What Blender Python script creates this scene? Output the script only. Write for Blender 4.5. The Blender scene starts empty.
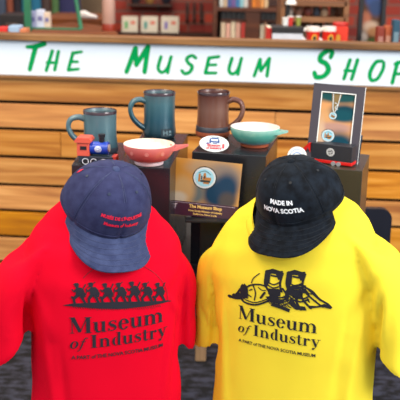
import bpy, bmesh, math, random
from mathutils import Vector, Matrix
from mathutils.bvhtree import BVHTree
from mathutils.geometry import tessellate_polygon
R = math.radians
PI = math.pi
rnd = random.Random(7)
SC = bpy.context.scene
COL = SC.collection

# ------------------------------------------------------------------ camera
F = 850.0
PITCH = math.atan(244.0 / F)
CAMH = 1.35
cam_d = bpy.data.cameras.new('camera'); cam = bpy.data.objects.new('camera', cam_d); COL.objects.link(cam)
cam_d.sensor_width = 36; cam_d.lens = 36 * F / 400.0
CM = Matrix.Translation((0, 0, CAMH)) @ Matrix.Rotation(PI / 2 - PITCH, 4, 'X') @ Matrix.Rotation(R(1.1), 4, 'Z')
cam.matrix_world = CM
cam_d.clip_start = .05; cam_d.clip_end = 60
cam_d.dof.use_dof = True; cam_d.dof.focus_distance = 1.80; cam_d.dof.aperture_fstop = 6.0
SC.camera = cam
# ------------------------------------------------------------------ world, lights, exposure
w = bpy.data.worlds.new('world'); SC.world = w; w.use_nodes = True
bgn = w.node_tree.nodes['Background']; bgn.inputs[0].default_value = (.86, .92, 1.0, 1); bgn.inputs[1].default_value = .66
def area(name, loc, target, size, power, col, sy=None):
    l = bpy.data.lights.new(name, 'AREA'); l.energy = power; l.size = size; l.color = col
    if sy: l.shape = 'RECTANGLE'; l.size_y = sy
    o = bpy.data.objects.new(name, l); COL.objects.link(o); o.location = loc
    o.rotation_euler = (Vector(target) - Vector(loc)).to_track_quat('-Z', 'Y').to_euler()
    return o
area('window_light', (2.6, .2, 2.7), (0.2, 2.0, .8), 1.5, 88, (1.0, .98, .96))
area('added_background_light', (-1.5, .6, 3.0), (-.3, 2.2, .8), 1.6, 30, (1.0, .88, .74))
area('added_background_light', (-1.2, 2.4, 2.9), (-.8, 3.3, .7), .9, 24, (1.0, .74, .46))
area('added_background_light', (.3, 4.4, 2.9), (-.1, 5.8, .9), 1.8, 34, (1.0, .86, .70))  # extra lamp added to brighten the far brick wall and shop background
SC.view_settings.view_transform = 'Standard'; SC.view_settings.look = 'None'
SC.view_settings.exposure = 0.62; SC.view_settings.gamma = 1; SC.view_settings.use_curve_mapping = False

# ------------------------------------------------------------------ picture measurements -> places
RM = CM.to_3x3(); CO = Vector((0, 0, CAMH))
def ray(px, py):
    return RM @ Vector(((px - 200) / F, (200 - py) / F, -1))
def at(px, py, Y):
    d = ray(px, py); return CO + d * (Y / d.y)
def at_z(px, py, z):
    d = ray(px, py); return CO + d * ((z - CAMH) / d.z)
def at_plane(px, py, p0, n):
    d = ray(px, py); return CO + d * ((p0 - CO).dot(n) / d.dot(n))

# ------------------------------------------------------------------ materials
def lin(c):
    return tuple(((v / 255) / 12.92 if v / 255 <= .04045 else ((v / 255 + .055) / 1.055) ** 2.4) for v in c)
MATS = {}
def mat(name, rgb, rough=.6, noise=0, nscale=20, rgb2=None, bump=0, bscale=200, metal=0, coat=0, spec=.5, sheen=0, stretch=None):
    if name in MATS: return MATS[name]
    m = bpy.data.materials.new(name); m.use_nodes = True; nt = m.node_tree; P = nt.nodes['Principled BSDF']
    c = lin(rgb)
    P.inputs['Roughness'].default_value = rough; P.inputs['Metallic'].default_value = metal
    P.inputs['Coat Weight'].default_value = coat; P.inputs['Specular IOR Level'].default_value = spec
    P.inputs['Sheen Weight'].default_value = sheen
    tc = nt.nodes.new('ShaderNodeTexCoord'); mp = nt.nodes.new('ShaderNodeMapping'); nt.links.new(tc.outputs['Object'], mp.inputs[0])
    if stretch: mp.inputs['Scale'].default_value = stretch
    n = nt.nodes.new('ShaderNodeTexNoise'); n.inputs['Scale'].default_value = nscale; n.inputs['Detail'].default_value = 4
    nt.links.new(mp.outputs[0], n.inputs['Vector'])
    rp = nt.nodes.new('ShaderNodeValToRGB'); rp.color_ramp.elements[0].position = .32; rp.color_ramp.elements[1].position = .68
    if rgb2 is None:
        k = noise if noise else .06
        c1 = tuple(v * (1 - k) for v in c); c2 = tuple(min(1, v * (1 + k)) for v in c)
    else: c1, c2 = c, lin(rgb2)
    rp.color_ramp.elements[0].color = (*c1, 1); rp.color_ramp.elements[1].color = (*c2, 1)
    nt.links.new(n.outputs[0], rp.inputs[0]); nt.links.new(rp.outputs[0], P.inputs['Base Color'])
    if bump:
        b = nt.nodes.new('ShaderNodeTexNoise'); b.inputs['Scale'].default_value = bscale
        nt.links.new(mp.outputs[0], b.inputs['Vector'])
        bn = nt.nodes.new('ShaderNodeBump'); bn.inputs['Strength'].default_value = bump; bn.inputs['Distance'].default_value = .002
        nt.links.new(b.outputs[0], bn.inputs['Height']); nt.links.new(bn.outputs[0], P.inputs['Normal'])
    m.diffuse_color = (*c, 1); MATS[name] = m
    return m
def mat_ramp_z(name, stops, rough=.3, nscale=30, namt=.08, bump=0, bscale=150, coat=0, metal=0):
    """glaze whose own colour changes with height; stops = [(z, rgb)...] in object space metres"""
    m = bpy.data.materials.new(name); m.use_nodes = True; nt = m.node_tree; P = nt.nodes['Principled BSDF']
    P.inputs['Roughness'].default_value = rough; P.inputs['Coat Weight'].default_value = coat; P.inputs['Metallic'].default_value = metal
    tc = nt.nodes.new('ShaderNodeTexCoord'); sx = nt.nodes.new('ShaderNodeSeparateXYZ'); nt.links.new(tc.outputs['Object'], sx.inputs[0])
    n = nt.nodes.new('ShaderNodeTexNoise'); n.inputs['Scale'].default_value = nscale; nt.links.new(tc.outputs['Object'], n.inputs['Vector'])
    z0, z1 = stops[0][0], stops[-1][0]
    ad = nt.nodes.new('ShaderNodeMath'); ad.operation = 'MULTIPLY_ADD'; ad.inputs[1].default_value = namt * (z1 - z0); nt.links.new(n.outputs[0], ad.inputs[0]); nt.links.new(sx.outputs[2], ad.inputs[2])
    mr = nt.nodes.new('ShaderNodeMapRange'); mr.inputs['From Min'].default_value = z0 + namt * (z1 - z0) * .5; mr.inputs['From Max'].default_value = z1 + namt * (z1 - z0) * .5
    nt.links.new(ad.outputs[0], mr.inputs['Value'])
    rp = nt.nodes.new('ShaderNodeValToRGB'); els = rp.color_ramp.elements
    els[0].position = 0; els[0].color = (*lin(stops[0][1]), 1); els[1].position = 1; els[1].color = (*lin(stops[-1][1]), 1)
    for z, c in stops[1:-1]:
        e = els.new((z - z0) / (z1 - z0)); e.color = (*lin(c), 1)
    nt.links.new(mr.outputs[0], rp.inputs[0]); nt.links.new(rp.outputs[0], P.inputs['Base Color'])
    if bump:
        wv = nt.nodes.new('ShaderNodeTexWave'); wv.bands_direction = 'Z'; wv.inputs['Scale'].default_value = bscale; wv.inputs['Distortion'].default_value = 1.5
        nt.links.new(tc.outputs['Object'], wv.inputs['Vector'])
        bn = nt.nodes.new('ShaderNodeBump'); bn.inputs['Strength'].default_value = bump; bn.inputs['Distance'].default_value = .001
        nt.links.new(wv.outputs[0], bn.inputs['Height']); nt.links.new(bn.outputs[0], P.inputs['Normal'])
    return m
def mat_blobs(name, base, blobs, rough=.55, stretch=(1, 1, 1), distort=.004, coat=0):
    """printed out-of-focus picture: soft colour patches, object space (x, z), metres"""
    m = bpy.data.materials.new(name); m.use_nodes = True; nt = m.node_tree; P = nt.nodes['Principled BSDF']
    P.inputs['Roughness'].default_value = rough; P.inputs['Coat Weight'].default_value = coat; P.inputs['Specular IOR Level'].default_value = .15
    tc = nt.nodes.new('ShaderNodeTexCoord')
    last = nt.nodes.new('ShaderNodeRGB'); last.outputs[0].default_value = (*[v * .8 for v in lin(base)], 1); out = last.outputs[0]
    for (x, z, rx, rz, c) in blobs:
        mp = nt.nodes.new('ShaderNodeMapping'); mp.vector_type = 'TEXTURE'
        mp.inputs['Location'].default_value = (x, 0, z); mp.inputs['Scale'].default_value = (rx, 1, rz)
        nt.links.new(tc.outputs['Object'], mp.inputs[0])
        g = nt.nodes.new('ShaderNodeTexGradient'); g.gradient_type = 'SPHERICAL'; nt.links.new(mp.outputs[0], g.inputs[0])
        mr = nt.nodes.new('ShaderNodeMapRange'); mr.inputs['From Min'].default_value = .0; mr.inputs['From Max'].default_value = .62; mr.interpolation_type = 'SMOOTHSTEP'
        nt.links.new(g.outputs[1], mr.inputs['Value'])
        mx = nt.nodes.new('ShaderNodeMixRGB'); mx.inputs[2].default_value = (*[v * .68 for v in lin(c)], 1)
        nt.links.new(mr.outputs[0], mx.inputs[0]); nt.links.new(out, mx.inputs[1]); out = mx.outputs[0]
    nt.links.new(out, P.inputs['Base Color'])
    return m
def mat_wood(name, c1, c2, c3, scale=1.0, axis='X', rough=.45, knots=False):
    m = bpy.data.materials.new(name); m.use_nodes = True; nt = m.node_tree; P = nt.nodes['Principled BSDF']
    P.inputs['Roughness'].default_value = rough
    tc = nt.nodes.new('ShaderNodeTexCoord'); mp = nt.nodes.new('ShaderNodeMapping')
    s = {'X': (1.2, 18, 18), 'Y': (18, 1.2, 18), 'Z': (18, 18, 1.2)}[axis]
    mp.inputs['Scale'].default_value = tuple(v * scale for v in s); nt.links.new(tc.outputs['Object'], mp.inputs[0])
    at_ = nt.nodes.new('ShaderNodeAttribute'); at_.attribute_name = 'tone'
    ad = nt.nodes.new('ShaderNodeVectorMath'); ad.operation = 'ADD'
    ml = nt.nodes.new('ShaderNodeVectorMath'); ml.operation = 'SCALE'; ml.inputs['Scale'].default_value = 37
    nt.links.new(at_.outputs['Color'], ml.inputs[0]); nt.links.new(mp.outputs[0], ad.inputs[0]); nt.links.new(ml.outputs[0], ad.inputs[1])
    n = nt.nodes.new('ShaderNodeTexNoise'); n.inputs['Scale'].default_value = 2.0; n.inputs['Detail'].default_value = 7; n.inputs['Distortion'].default_value = .6
    nt.links.new(ad.outputs[0], n.inputs['Vector'])
    rp = nt.nodes.new('ShaderNodeValToRGB'); e = rp.color_ramp.elements
    e[0].position = .3; e[0].color = (*lin(c1), 1); e[1].position = .72; e[1].color = (*lin(c3), 1); x = e.new(.5); x.color = (*lin(c2), 1)
    nt.links.new(n.outputs[0], rp.inputs[0])
    # per board tone
    hv = nt.nodes.new('ShaderNodeHueSaturation'); nt.links.new(rp.outputs[0], hv.inputs['Color'])
    sp = nt.nodes.new('ShaderNodeSeparateXYZ'); nt.links.new(at_.outputs['Vector'], sp.inputs[0])
    mr = nt.nodes.new('ShaderNodeMapRange'); mr.inputs['To Min'].default_value = .72; mr.inputs['To Max'].default_value = 1.2; nt.links.new(sp.outputs[0], mr.inputs['Value']); nt.links.new(mr.outputs[0], hv.inputs['Value'])
    mr2 = nt.nodes.new('ShaderNodeMapRange'); mr2.inputs['To Min'].default_value = .92; mr2.inputs['To Max'].default_value = 1.12; nt.links.new(sp.outputs[1], mr2.inputs['Value']); nt.links.new(mr2.outputs[0], hv.inputs['Saturation'])
    nt.links.new(hv.outputs[0], P.inputs['Base Color'])
    bn = nt.nodes.new('ShaderNodeBump'); bn.inputs['Strength'].default_value = .25; bn.inputs['Distance'].default_value = .002
    nt.links.new(n.outputs[0], bn.inputs['Height']); nt.links.new(bn.outputs[0], P.inputs['Normal'])
    return m

# ------------------------------------------------------------------ mesh helpers
class MB:
    def __init__(s): s.v = []; s.f = []; s.mi = []; s.tone = []
    def add(s, vs, fs, mi=0, tone=(.5, .5, .5)):
        o = len(s.v); s.v += [Vector(v) for v in vs]; s.tone += [tone] * len(vs)
        s.f += [tuple(i + o for i in f) for f in fs]; s.mi += [mi] * len(fs)
        return s
    def box(s, c, d, mi=0, rz=0, tone=(.5, .5, .5), bev=0, M=None):
        hx, hy, hz = d[0] / 2, d[1] / 2, d[2] / 2
        bm = bmesh.new(); bmesh.ops.create_cube(bm, size=1)
        for v in bm.verts: v.co = Vector((v.co.x * d[0], v.co.y * d[1], v.co.z * d[2]))
        if bev: bmesh.ops.bevel(bm, geom=bm.edges[:], offset=min(bev, min(d) * .45), segments=2, affect='EDGES', profile=.5)
        rot = Matrix.Rotation(rz, 3, 'Z')
        vs = [(M @ v.co if M else rot @ v.co) + Vector(c) for v in bm.verts]
        bm.verts.index_update(); fs = [[v.index for v in f.verts] for f in bm.faces]; bm.free()
        return s.add(vs, fs, mi, tone)
    def rings(s, rings, cap0=True, cap1=True, mi=0, closed=True):
        n = len(rings[0]); vs = [p for r in rings for p in r]; fs = []
        for i in range(len(rings) - 1):
            for j in range(n if closed else n - 1):
                a = i * n + j; b = i * n + (j + 1) % n; fs.append((a, b, b + n, a + n))
        if cap0: fs.append(tuple(range(n - 1, -1, -1)))
        if cap1: fs.append(tuple((len(rings) - 1) * n + j for j in range(n)))
        return s.add(vs, fs, mi)
    def lathe(s, prof, n=48, c=(0, 0, 0), mi=0, cap0=True, cap1=True, sx=1, sy=1):
        rg = [[(c[0] + r * math.cos(2 * PI * j / n) * sx, c[1] + r * math.sin(2 * PI * j / n) * sy, c[2] + z) for j in range(n)] for r, z in prof]
        return s.rings(rg, cap0, cap1, mi)
    def tube(s, pts, rad, n=12, mi=0, flat=1.0, up=(0, 1, 0)):
        pts = [Vector(p) for p in pts]; rads = rad if isinstance(rad, (list, tuple)) else [rad] * len(pts)
        rg = []
        for i, p in enumerate(pts):
            t = (pts[min(i + 1, len(pts) - 1)] - pts[max(i - 1, 0)]).normalized()
            u = Vector(up); u = (u - t * u.dot(t));
            if u.length < 1e-4: u = Vector((1, 0, 0)); u = u - t * u.dot(t)
            u.normalize(); v = t.cross(u)
            rg.append([p + (u * math.cos(2 * PI * j / n) * flat + v * math.sin(2 * PI * j / n)) * rads[i] for j in range(n)])
        return s.rings(rg, mi=mi)
    def poly(s, pts, mi=0):
        """filled outline, pts are 3D and roughly planar"""
        pts = [Vector(p) for p in pts]; tr = tessellate_polygon([pts])
        return s.add(pts, [tuple(t) for t in tr], mi)
    def prism(s, pts2, y0, y1, mi=0):
        """outline in (x,z), extruded along y"""
        n = len(pts2); a = [Vector((x, y0, z)) for x, z in pts2]; b = [Vector((x, y1, z)) for x, z in pts2]
        tr = tessellate_polygon([a]); fs = [tuple(t) for t in tr] + [tuple(n + i for i in reversed(t)) for t in tr]
        fs += [(i, (i + 1) % n, n + (i + 1) % n, n + i) for i in range(n)]
        return s.add(a + b, fs, mi)
    def build(s, name, mats, parent=None, smooth=False, loc=None, rot=None, weld=0, fixn=True):
        me = bpy.data.meshes.new(name); me.from_pydata([tuple(v) for v in s.v], [], s.f)
        for m in (mats if isinstance(mats, (list, tuple)) else [mats]): me.materials.append(m)
        for p, i in zip(me.polygons, s.mi): p.material_index = i; p.use_smooth = bool(smooth)
        at_ = me.attributes.new('tone', 'FLOAT_COLOR', 'POINT')
        for i, t in enumerate(s.tone): at_.data[i].color = (*t, 1)
        if fixn or weld:
            bm = bmesh.new(); bm.from_mesh(me)
            if weld: bmesh.ops.remove_doubles(bm, verts=bm.verts[:], dist=weld)
            if fixn: bmesh.ops.recalc_face_normals(bm, faces=bm.faces[:])
            bm.to_mesh(me); bm.free()
        if smooth and smooth is not True: me.set_sharp_from_angle(angle=R(smooth))
        o = bpy.data.objects.new(name, me); COL.objects.link(o)
        if parent: o.parent = parent
        if loc: o.location = loc
        if rot: o.rotation_euler = rot
        return o
def thing(name, label, cat, loc=(0, 0, 0), rz=0, group=None):
    o = bpy.data.objects.new(name, None); COL.objects.link(o); o.empty_display_size = .05
    o.location = loc; o.rotation_euler = (0, 0, rz) if not isinstance(rz, (tuple, Vector)) else rz
    o['label'] = label; o['category'] = cat
    if group: o['group'] = group
    return o
def tag(o, label, cat, group=None):
    o['label'] = label; o['category'] = cat
    if group: o['group'] = group
    return o
def struct(o): o['kind'] = 'structure'; return o
def catmull(pts, k=6, closed=False):
    n = len(pts); out = []
    P = lambda i: Vector(pts[i % n]) if closed else Vector(pts[max(0, min(n - 1, i))])
    for i in range(n if closed else n - 1):
        a, b, c, d = P(i - 1), P(i), P(i + 1), P(i + 2)
        for j in range(k):
            t = j / k
            out.append(.5 * ((2 * b) + (c - a) * t + (2 * a - 5 * b + 4 * c - d) * t * t + (3 * b - a - 3 * c + d) * t ** 3))
    if not closed: out.append(Vector(pts[-1]))
    return out
# flat graphics in 2D: lists of polygons
def stroke2(pts, wd, smooth=True, k=5, cap=True):
    pts = [Vector(p[:2]) for p in pts]
    ws = list(wd) if isinstance(wd, (list, tuple)) else [wd] * len(pts)
    if smooth and len(pts) > 2:
        q = catmull([(p.x, p.y, w_) for p, w_ in zip(pts, ws)], k); pts = [Vector((v.x, v.y)) for v in q]; ws = [v.z for v in q]
    L = []; Rr = []
    for i, p in enumerate(pts):
        t = pts[min(i + 1, len(pts) - 1)] - pts[max(i - 1, 0)]
        if t.length < 1e-9: t = Vector((1, 0))
        t.normalize(); nrm = Vector((-t.y, t.x)) * ws[i] / 2
        L.append(p + nrm); Rr.append(p - nrm)
    polys = [[L[i], Rr[i], Rr[i + 1], L[i + 1]] for i in range(len(pts) - 1)]
    if cap:
        for p, w_ in ((pts[0], ws[0]), (pts[-1], ws[-1])):
            polys.append([p + Vector((math.cos(a * PI / 4), math.sin(a * PI / 4))) * w_ / 2 for a in range(8)])
    return polys
def rect2(x0, y0, x1, y1): return [[Vector((x0, y0)), Vector((x1, y0)), Vector((x1, y1)), Vector((x0, y1))]]
def disc2(cx, cy, rx, ry=None, n=20):
    ry = ry or rx; return [[Vector((cx + rx * math.cos(2 * PI * i / n), cy + ry * math.sin(2 * PI * i / n))) for i in range(n)]]
def ring2(cx, cy, rx, ry, wx, wy=None, n=28, a0=0, a1=2 * PI):
    wy = wy if wy is not None else wx; out = []
    for i in range(n):
        a, b = a0 + (a1 - a0) * i / n, a0 + (a1 - a0) * (i + 1) / n
        out.append([Vector((cx + rx * math.cos(a), cy + ry * math.sin(a))), Vector((cx + rx * math.cos(b), cy + ry * math.sin(b))),
                    Vector((cx + (rx - wx) * math.cos(b), cy + (ry - wy) * math.sin(b))), Vector((cx + (rx - wx) * math.cos(a), cy + (ry - wy) * math.sin(a)))])
    return out
def xf2(polys, s=1, dx=0, dy=0, rot=0, shear=0, sy=None):
    c, sn = math.cos(rot), math.sin(rot); o = []
    for p in polys:
        q = []
        for v in p:
            x, y = v.x * s, v.y * (sy or s); x += shear * y
            q.append(Vector((x * c - y * sn + dx, x * sn + y * c + dy)))
        o.append(q)
    return o
def flat_build(name, polys, matl, place, parent, seg=.004, th=.0):
    """place: (x,y) -> 3D. Every polygon is triangulated and refined so it can follow a curved surface."""
    vs = []; fs = []; seen = {}
    def vid(p):
        k = (round(p[0], 6), round(p[1], 6))
        if k not in seen: seen[k] = len(vs); vs.append(place(p[0], p[1]))
        return seen[k]
    def put(a, b, c, d):
        l = [(b - a).length, (c - b).length, (a - c).length]; i = l.index(max(l))
        if l[i] > seg and d < 9:
            if i == 0: m = (a + b) / 2; put(a, m, c, d + 1); put(m, b, c, d + 1)
            elif i == 1: m = (b + c) / 2; put(a, b, m, d + 1); put(a, m, c, d + 1)
            else: m = (a + c) / 2; put(a, b, m, d + 1); put(m, b, c, d + 1)
            return
        t = (vid(a), vid(b), vid(c))
        if len(set(t)) == 3: fs.append(t)
    for p in polys:
        if len(p) < 3: continue
        for t in tessellate_polygon([[Vector((v.x, v.y, 0)) for v in p]]):
            put(Vector(p[t[0]][:2]), Vector(p[t[1]][:2]), Vector(p[t[2]][:2]), 0)
    me = bpy.data.meshes.new(name); me.from_pydata([tuple(v) for v in vs], [], fs); me.materials.append(matl)
    o = bpy.data.objects.new(name, me); COL.objects.link(o); o.parent = parent
    return o
def font_polys(txt, size=1.0, bold=0.0, spacing=1.0):
    """sans lettering, returned as triangles in 2D with baseline at 0, centred on x"""
    cu = bpy.data.curves.new('t', 'FONT'); cu.body = txt; cu.size = 1.0; cu.offset = bold / size; cu.align_x = 'CENTER'; cu.space_character = spacing; cu.resolution_u = 2
    ob = bpy.data.objects.new('t', cu); COL.objects.link(ob)
    dg = bpy.context.evaluated_depsgraph_get(); me = ob.evaluated_get(dg).to_mesh()
    polys = [[Vector(me.vertices[i].co[:2]) * size for i in p.vertices] for p in me.polygons]
    ob.evaluated_get(dg).to_mesh_clear(); bpy.data.objects.remove(ob); bpy.data.curves.remove(cu)
    return polys
# serif lettering (cap height .70, x-height .47), heavy stems, thin hairlines
def _st(x, y0, y1, w_=.13, s0=True, s1=True, sw=.06):
    o = rect2(x, y0, x + w_, y1)
    if s0: o += rect2(x - sw, y0, x + w_ + sw, y0 + .03)
    if s1 == 'L': o += rect2(x - sw, y1 - .03, x + w_, y1)
    elif s1: o += rect2(x - sw, y1 - .03, x + w_ + sw, y1)
    return o
XH = .47
def _arch(x0, x1, top): return stroke2([(x0, top - .10), (x0 + (x1 - x0) * .45, top - .015), (x1 + .02, top - .07), (x1 + .065, top - .17)], [.03, .05, .10, .13], cap=False)
def glyph(ch):
    if ch == 'M':
        return (_st(.09, 0, .7, .035) + _st(.66, 0, .7, .16, s1=True) + stroke2([(.13, .69), (.42, .06)], [.17, .13], cap=False) + stroke2([(.42, .04), (.70, .69)], .035, cap=False) + rect2(.0, .67, .2, .7)), .91
    if ch == 'I': return _st(.07, 0, .7, .17, sw=.07), .38
    if ch == 'u':
        return (_st(.06, .1, XH, s0=False, s1='L') + stroke2([(.125, .16), (.17, .05), (.26, .02), (.37, .09)], [.13, .10, .05, .03], cap=False) + _st(.36, 0, XH, s0=False, s1='L') + rect2(.36, 0, .55, .03)), .58
    if ch == 'n':
        return (_st(.06, 0, XH, s1='L') + _arch(.18, .37, XH) + _st(.37, 0, XH - .14, s1=False)), .61
    if ch == 'm':
        return (_st(.06, 0, XH, s1='L') + _arch(.18, .37, XH) + _st(.37, 0, XH - .14, s1=False) + _arch(.49, .68, XH) + _st(.68, 0, XH - .14, s1=False)), .92
    if ch == 'r':
        return (_st(.06, 0, XH, s1='L') + stroke2([(.18, .36), (.26, .44), (.33, .43)], [.03, .05, .09]) + disc2(.34, .40, .06)), .44
    if ch == 'e':
        return (ring2(.25, .235, .22, .245, .13, .03, a0=.02, a1=PI * 1.2) + ring2(.25, .235, .22, .245, .13, .035, a0=PI * 1.2, a1=PI * 1.82) + rect2(.12, .245, .45, .275)), .49
    if ch == 'o': return ring2(.25, .235, .23, .245, .13, .03), .51
    if ch == 's':
        return stroke2([(.33, .36), (.30, .43), (.19, .445), (.10, .39), (.10, .31), (.20, .25), (.31, .18), (.32, .09), (.22, .025), (.10, .03), (.05, .12)], [.03, .03, .04, .07, .10, .13, .10, .07, .04, .03, .04]) + rect2(.33, .33, .355, .47) + rect2(.03, 0, .055, .15), .40
    if ch == 'd':
        return (ring2(.23, .235, .20, .245, .12, .03, a0=PI * .45, a1=PI * 1.55) + _st(.30, 0, .72, s0=False, s1='L') + rect2(.3, 0, .49, .03)), .52
    if ch == 't':
        return (rect2(.09, .08, .21, .60) + rect2(.01, XH - .03, .33, XH) + stroke2([(.15, .10), (.20, .025), (.27, .03), (.33, .09)], [.12, .08, .04, .03], cap=False)), .36
    if ch == 'y':
        return (stroke2([(.10, XH - .01), (.29, .03)], .13, cap=False) + stroke2([(.44, XH - .01), (.27, .0), (.18, -.15)], [.035, .035, .04], False, cap=False) + rect2(.0, XH - .03, .24, XH) + rect2(.34, XH - .03, .54, XH) + disc2(.14, -.14, .065)), .55
    if ch == 'f':
        return (stroke2([(.02, -.16), (.10, -.14), (.17, .10), (.22, .50), (.30, .66), (.40, .64)], [.05, .04, .08, .08, .05, .06]) + rect2(.06, .42, .36, .45)), .36
    if ch == 'O': return ring2(.22, .24, .21, .25, .08, .04), .46
    return [], .3
def serif_line(txt, x=0.0, track=.02):
    out = []
    for ch in txt:
        if ch == ' ': x += .22; continue
        g, a = glyph(ch); out += xf2(g, 1, x, 0); x += a + track
    return out, x

# ================================================================== SETTING
m_floor = mat('carpet_floor', (9, 10, 16), .95, rgb2=(58, 60, 76), nscale=9, bump=.6, bscale=120, stretch=(2.2, 3.6, 1))
for e, p in zip(MATS['carpet_floor'].node_tree.nodes['Color Ramp'].color_ramp.elements, (.42, .62)): e.position = p
fl = MB().box((0, 3.5, -.02), (9, 10, .04)); struct(fl.build('floor', m_floor))
def mat_brick():
    m = bpy.data.materials.new('red_brick'); m.use_nodes = True; nt = m.node_tree; P = nt.nodes['Principled BSDF']; P.inputs['Roughness'].default_value = .85
    tc = nt.nodes.new('ShaderNodeTexCoord'); mp = nt.nodes.new('ShaderNodeMapping'); mp.inputs['Rotation'].default_value = (PI / 2, 0, 0); nt.links.new(tc.outputs['Object'], mp.inputs[0])
    b = nt.nodes.new('ShaderNodeTexBrick'); b.inputs['Color1'].default_value = (*lin((186, 66, 44)), 1); b.inputs['Color2'].default_value = (*lin((124, 40, 34)), 1); b.inputs['Mortar'].default_value = (*lin((120, 80, 70)), 1)
    b.inputs['Scale'].default_value = 1; b.inputs['Brick Width'].default_value = .21; b.inputs['Row Height'].default_value = .075; b.inputs['Mortar Size'].default_value = .008
    nt.links.new(mp.outputs[0], b.inputs[0]); nt.links.new(b.outputs[0], P.inputs['Base Color'])
    bn = nt.nodes.new('ShaderNodeBump'); bn.inputs['Strength'].default_value = .5; nt.links.new(b.outputs[1], bn.inputs['Height']); bn.invert = True; nt.links.new(bn.outputs[0], P.inputs['Normal'])
    return m
struct(MB().box((0, 6.1, 1.5), (9, .2, 3.0)).build('wall_back', mat_brick()))
m_plaster = mat('dark_plaster', (70, 58, 50), .9)
struct(MB().box((-2.6, 4.7, 1.5), (.1, 2.6, 3.0)).build('wall_left', m_plaster))
struct(MB().box((2.9, 4.7, 1.5), (.1, 2.6, 3.0)).build('wall_right', m_plaster))

# ---- counter
CY = 3.2; CYAW = -R(4.7)
CN = Vector((math.sin(CYAW), -math.cos(CYAW), 0)).normalized()   # faces the camera
C0 = Vector((0, CY, 0)); CX = Vector((math.cos(CYAW), math.sin(CYAW), 0))
def onC(px, py, off=0.0):
    p = at_plane(px, py, C0 + CN * off, CN); return ((p - C0).dot(CX), p.z)
W_orange = mat_wood('slat_wood', (164, 94, 28), (204, 134, 52), (232, 168, 86), .8)
m_dark = mat('black_backing', (22, 15, 11), .9)
ctr = thing('shop_counter', 'long shop counter clad in horizontal wood slats, behind the display', 'counter', C0, CYAW)
gaps = [onC(200, y)[1] for y in (108.5, 135.8, 164.2, 192.8, 219)]
topz = onC(200, 81)[1]; signtop = onC(200, 45.5)[1]; ledge = onC(200, 38.5)[1]
edges = [topz] + gaps
pitch = (gaps[0] - gaps[-1]) / 4
while edges[-1] > .06: edges.append(edges[-1] - pitch)
edges[-1] = .02
jo = onC(275, 125)[0]
mb = MB()
for i in range(len(edges) - 1):
    z1 = edges[i] - (.007 if i else 0); z0 = edges[i + 1] + .007
    if z1 - z0 < .02: continue
    xs = [-1.6, 1.6]
    cuts = {1: [jo], 2: [-.55], 3: [.45], 4: [-.1], 5: [.7]}.get(i, [])
    xs = [-1.6] + cuts + [1.6]
    for a, b in zip(xs[:-1], xs[1:]):
        mb.box(((a + b) / 2, .011, (z0 + z1) / 2), (b - a - .002, .022, z1 - z0), tone=(rnd.uniform(.35, .9) if i else .12, rnd.random(), rnd.random()), bev=.002)
mb.build('slat_panel', W_orange, ctr)
MB().box((0, .035, (signtop + 0) / 2), (3.2, .02, signtop - .01)).build('backing_panel', m_dark, ctr)
W_ledge = mat_wood('ledge_wood', (92, 58, 26), (132, 90, 46), (168, 122, 70), .9)
mb = MB(); mb.box((0, .022, (ledge + signtop) / 2 + .001), (3.2, .085, ledge - signtop - .002), bev=.003, tone=(.4, .4, .2)); mb.build('ledge_board', W_ledge, ctr)
mb = MB(); mb.box((0, .003, topz - .006), (3.2, .036, .012), bev=.002, tone=(.6, .6, .1)); mb.build('trim_strip', W_ledge, ctr)
W_top = mat_wood('counter_top_wood', (110, 66, 34), (160, 104, 58), (190, 140, 88), .8)
MB().box((0, .39, ledge - .09), (3.2, .52, .03), tone=(.3, .5, .4), bev=.003).build('worktop', W_top, ctr)
for sx in (-1.58, 1.58): MB().box((sx, .38, (ledge - .11) / 2), (.03, .66, ledge - .11), tone=(.2, .5, .4)).build('end_panel', W_top, ctr)
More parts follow.
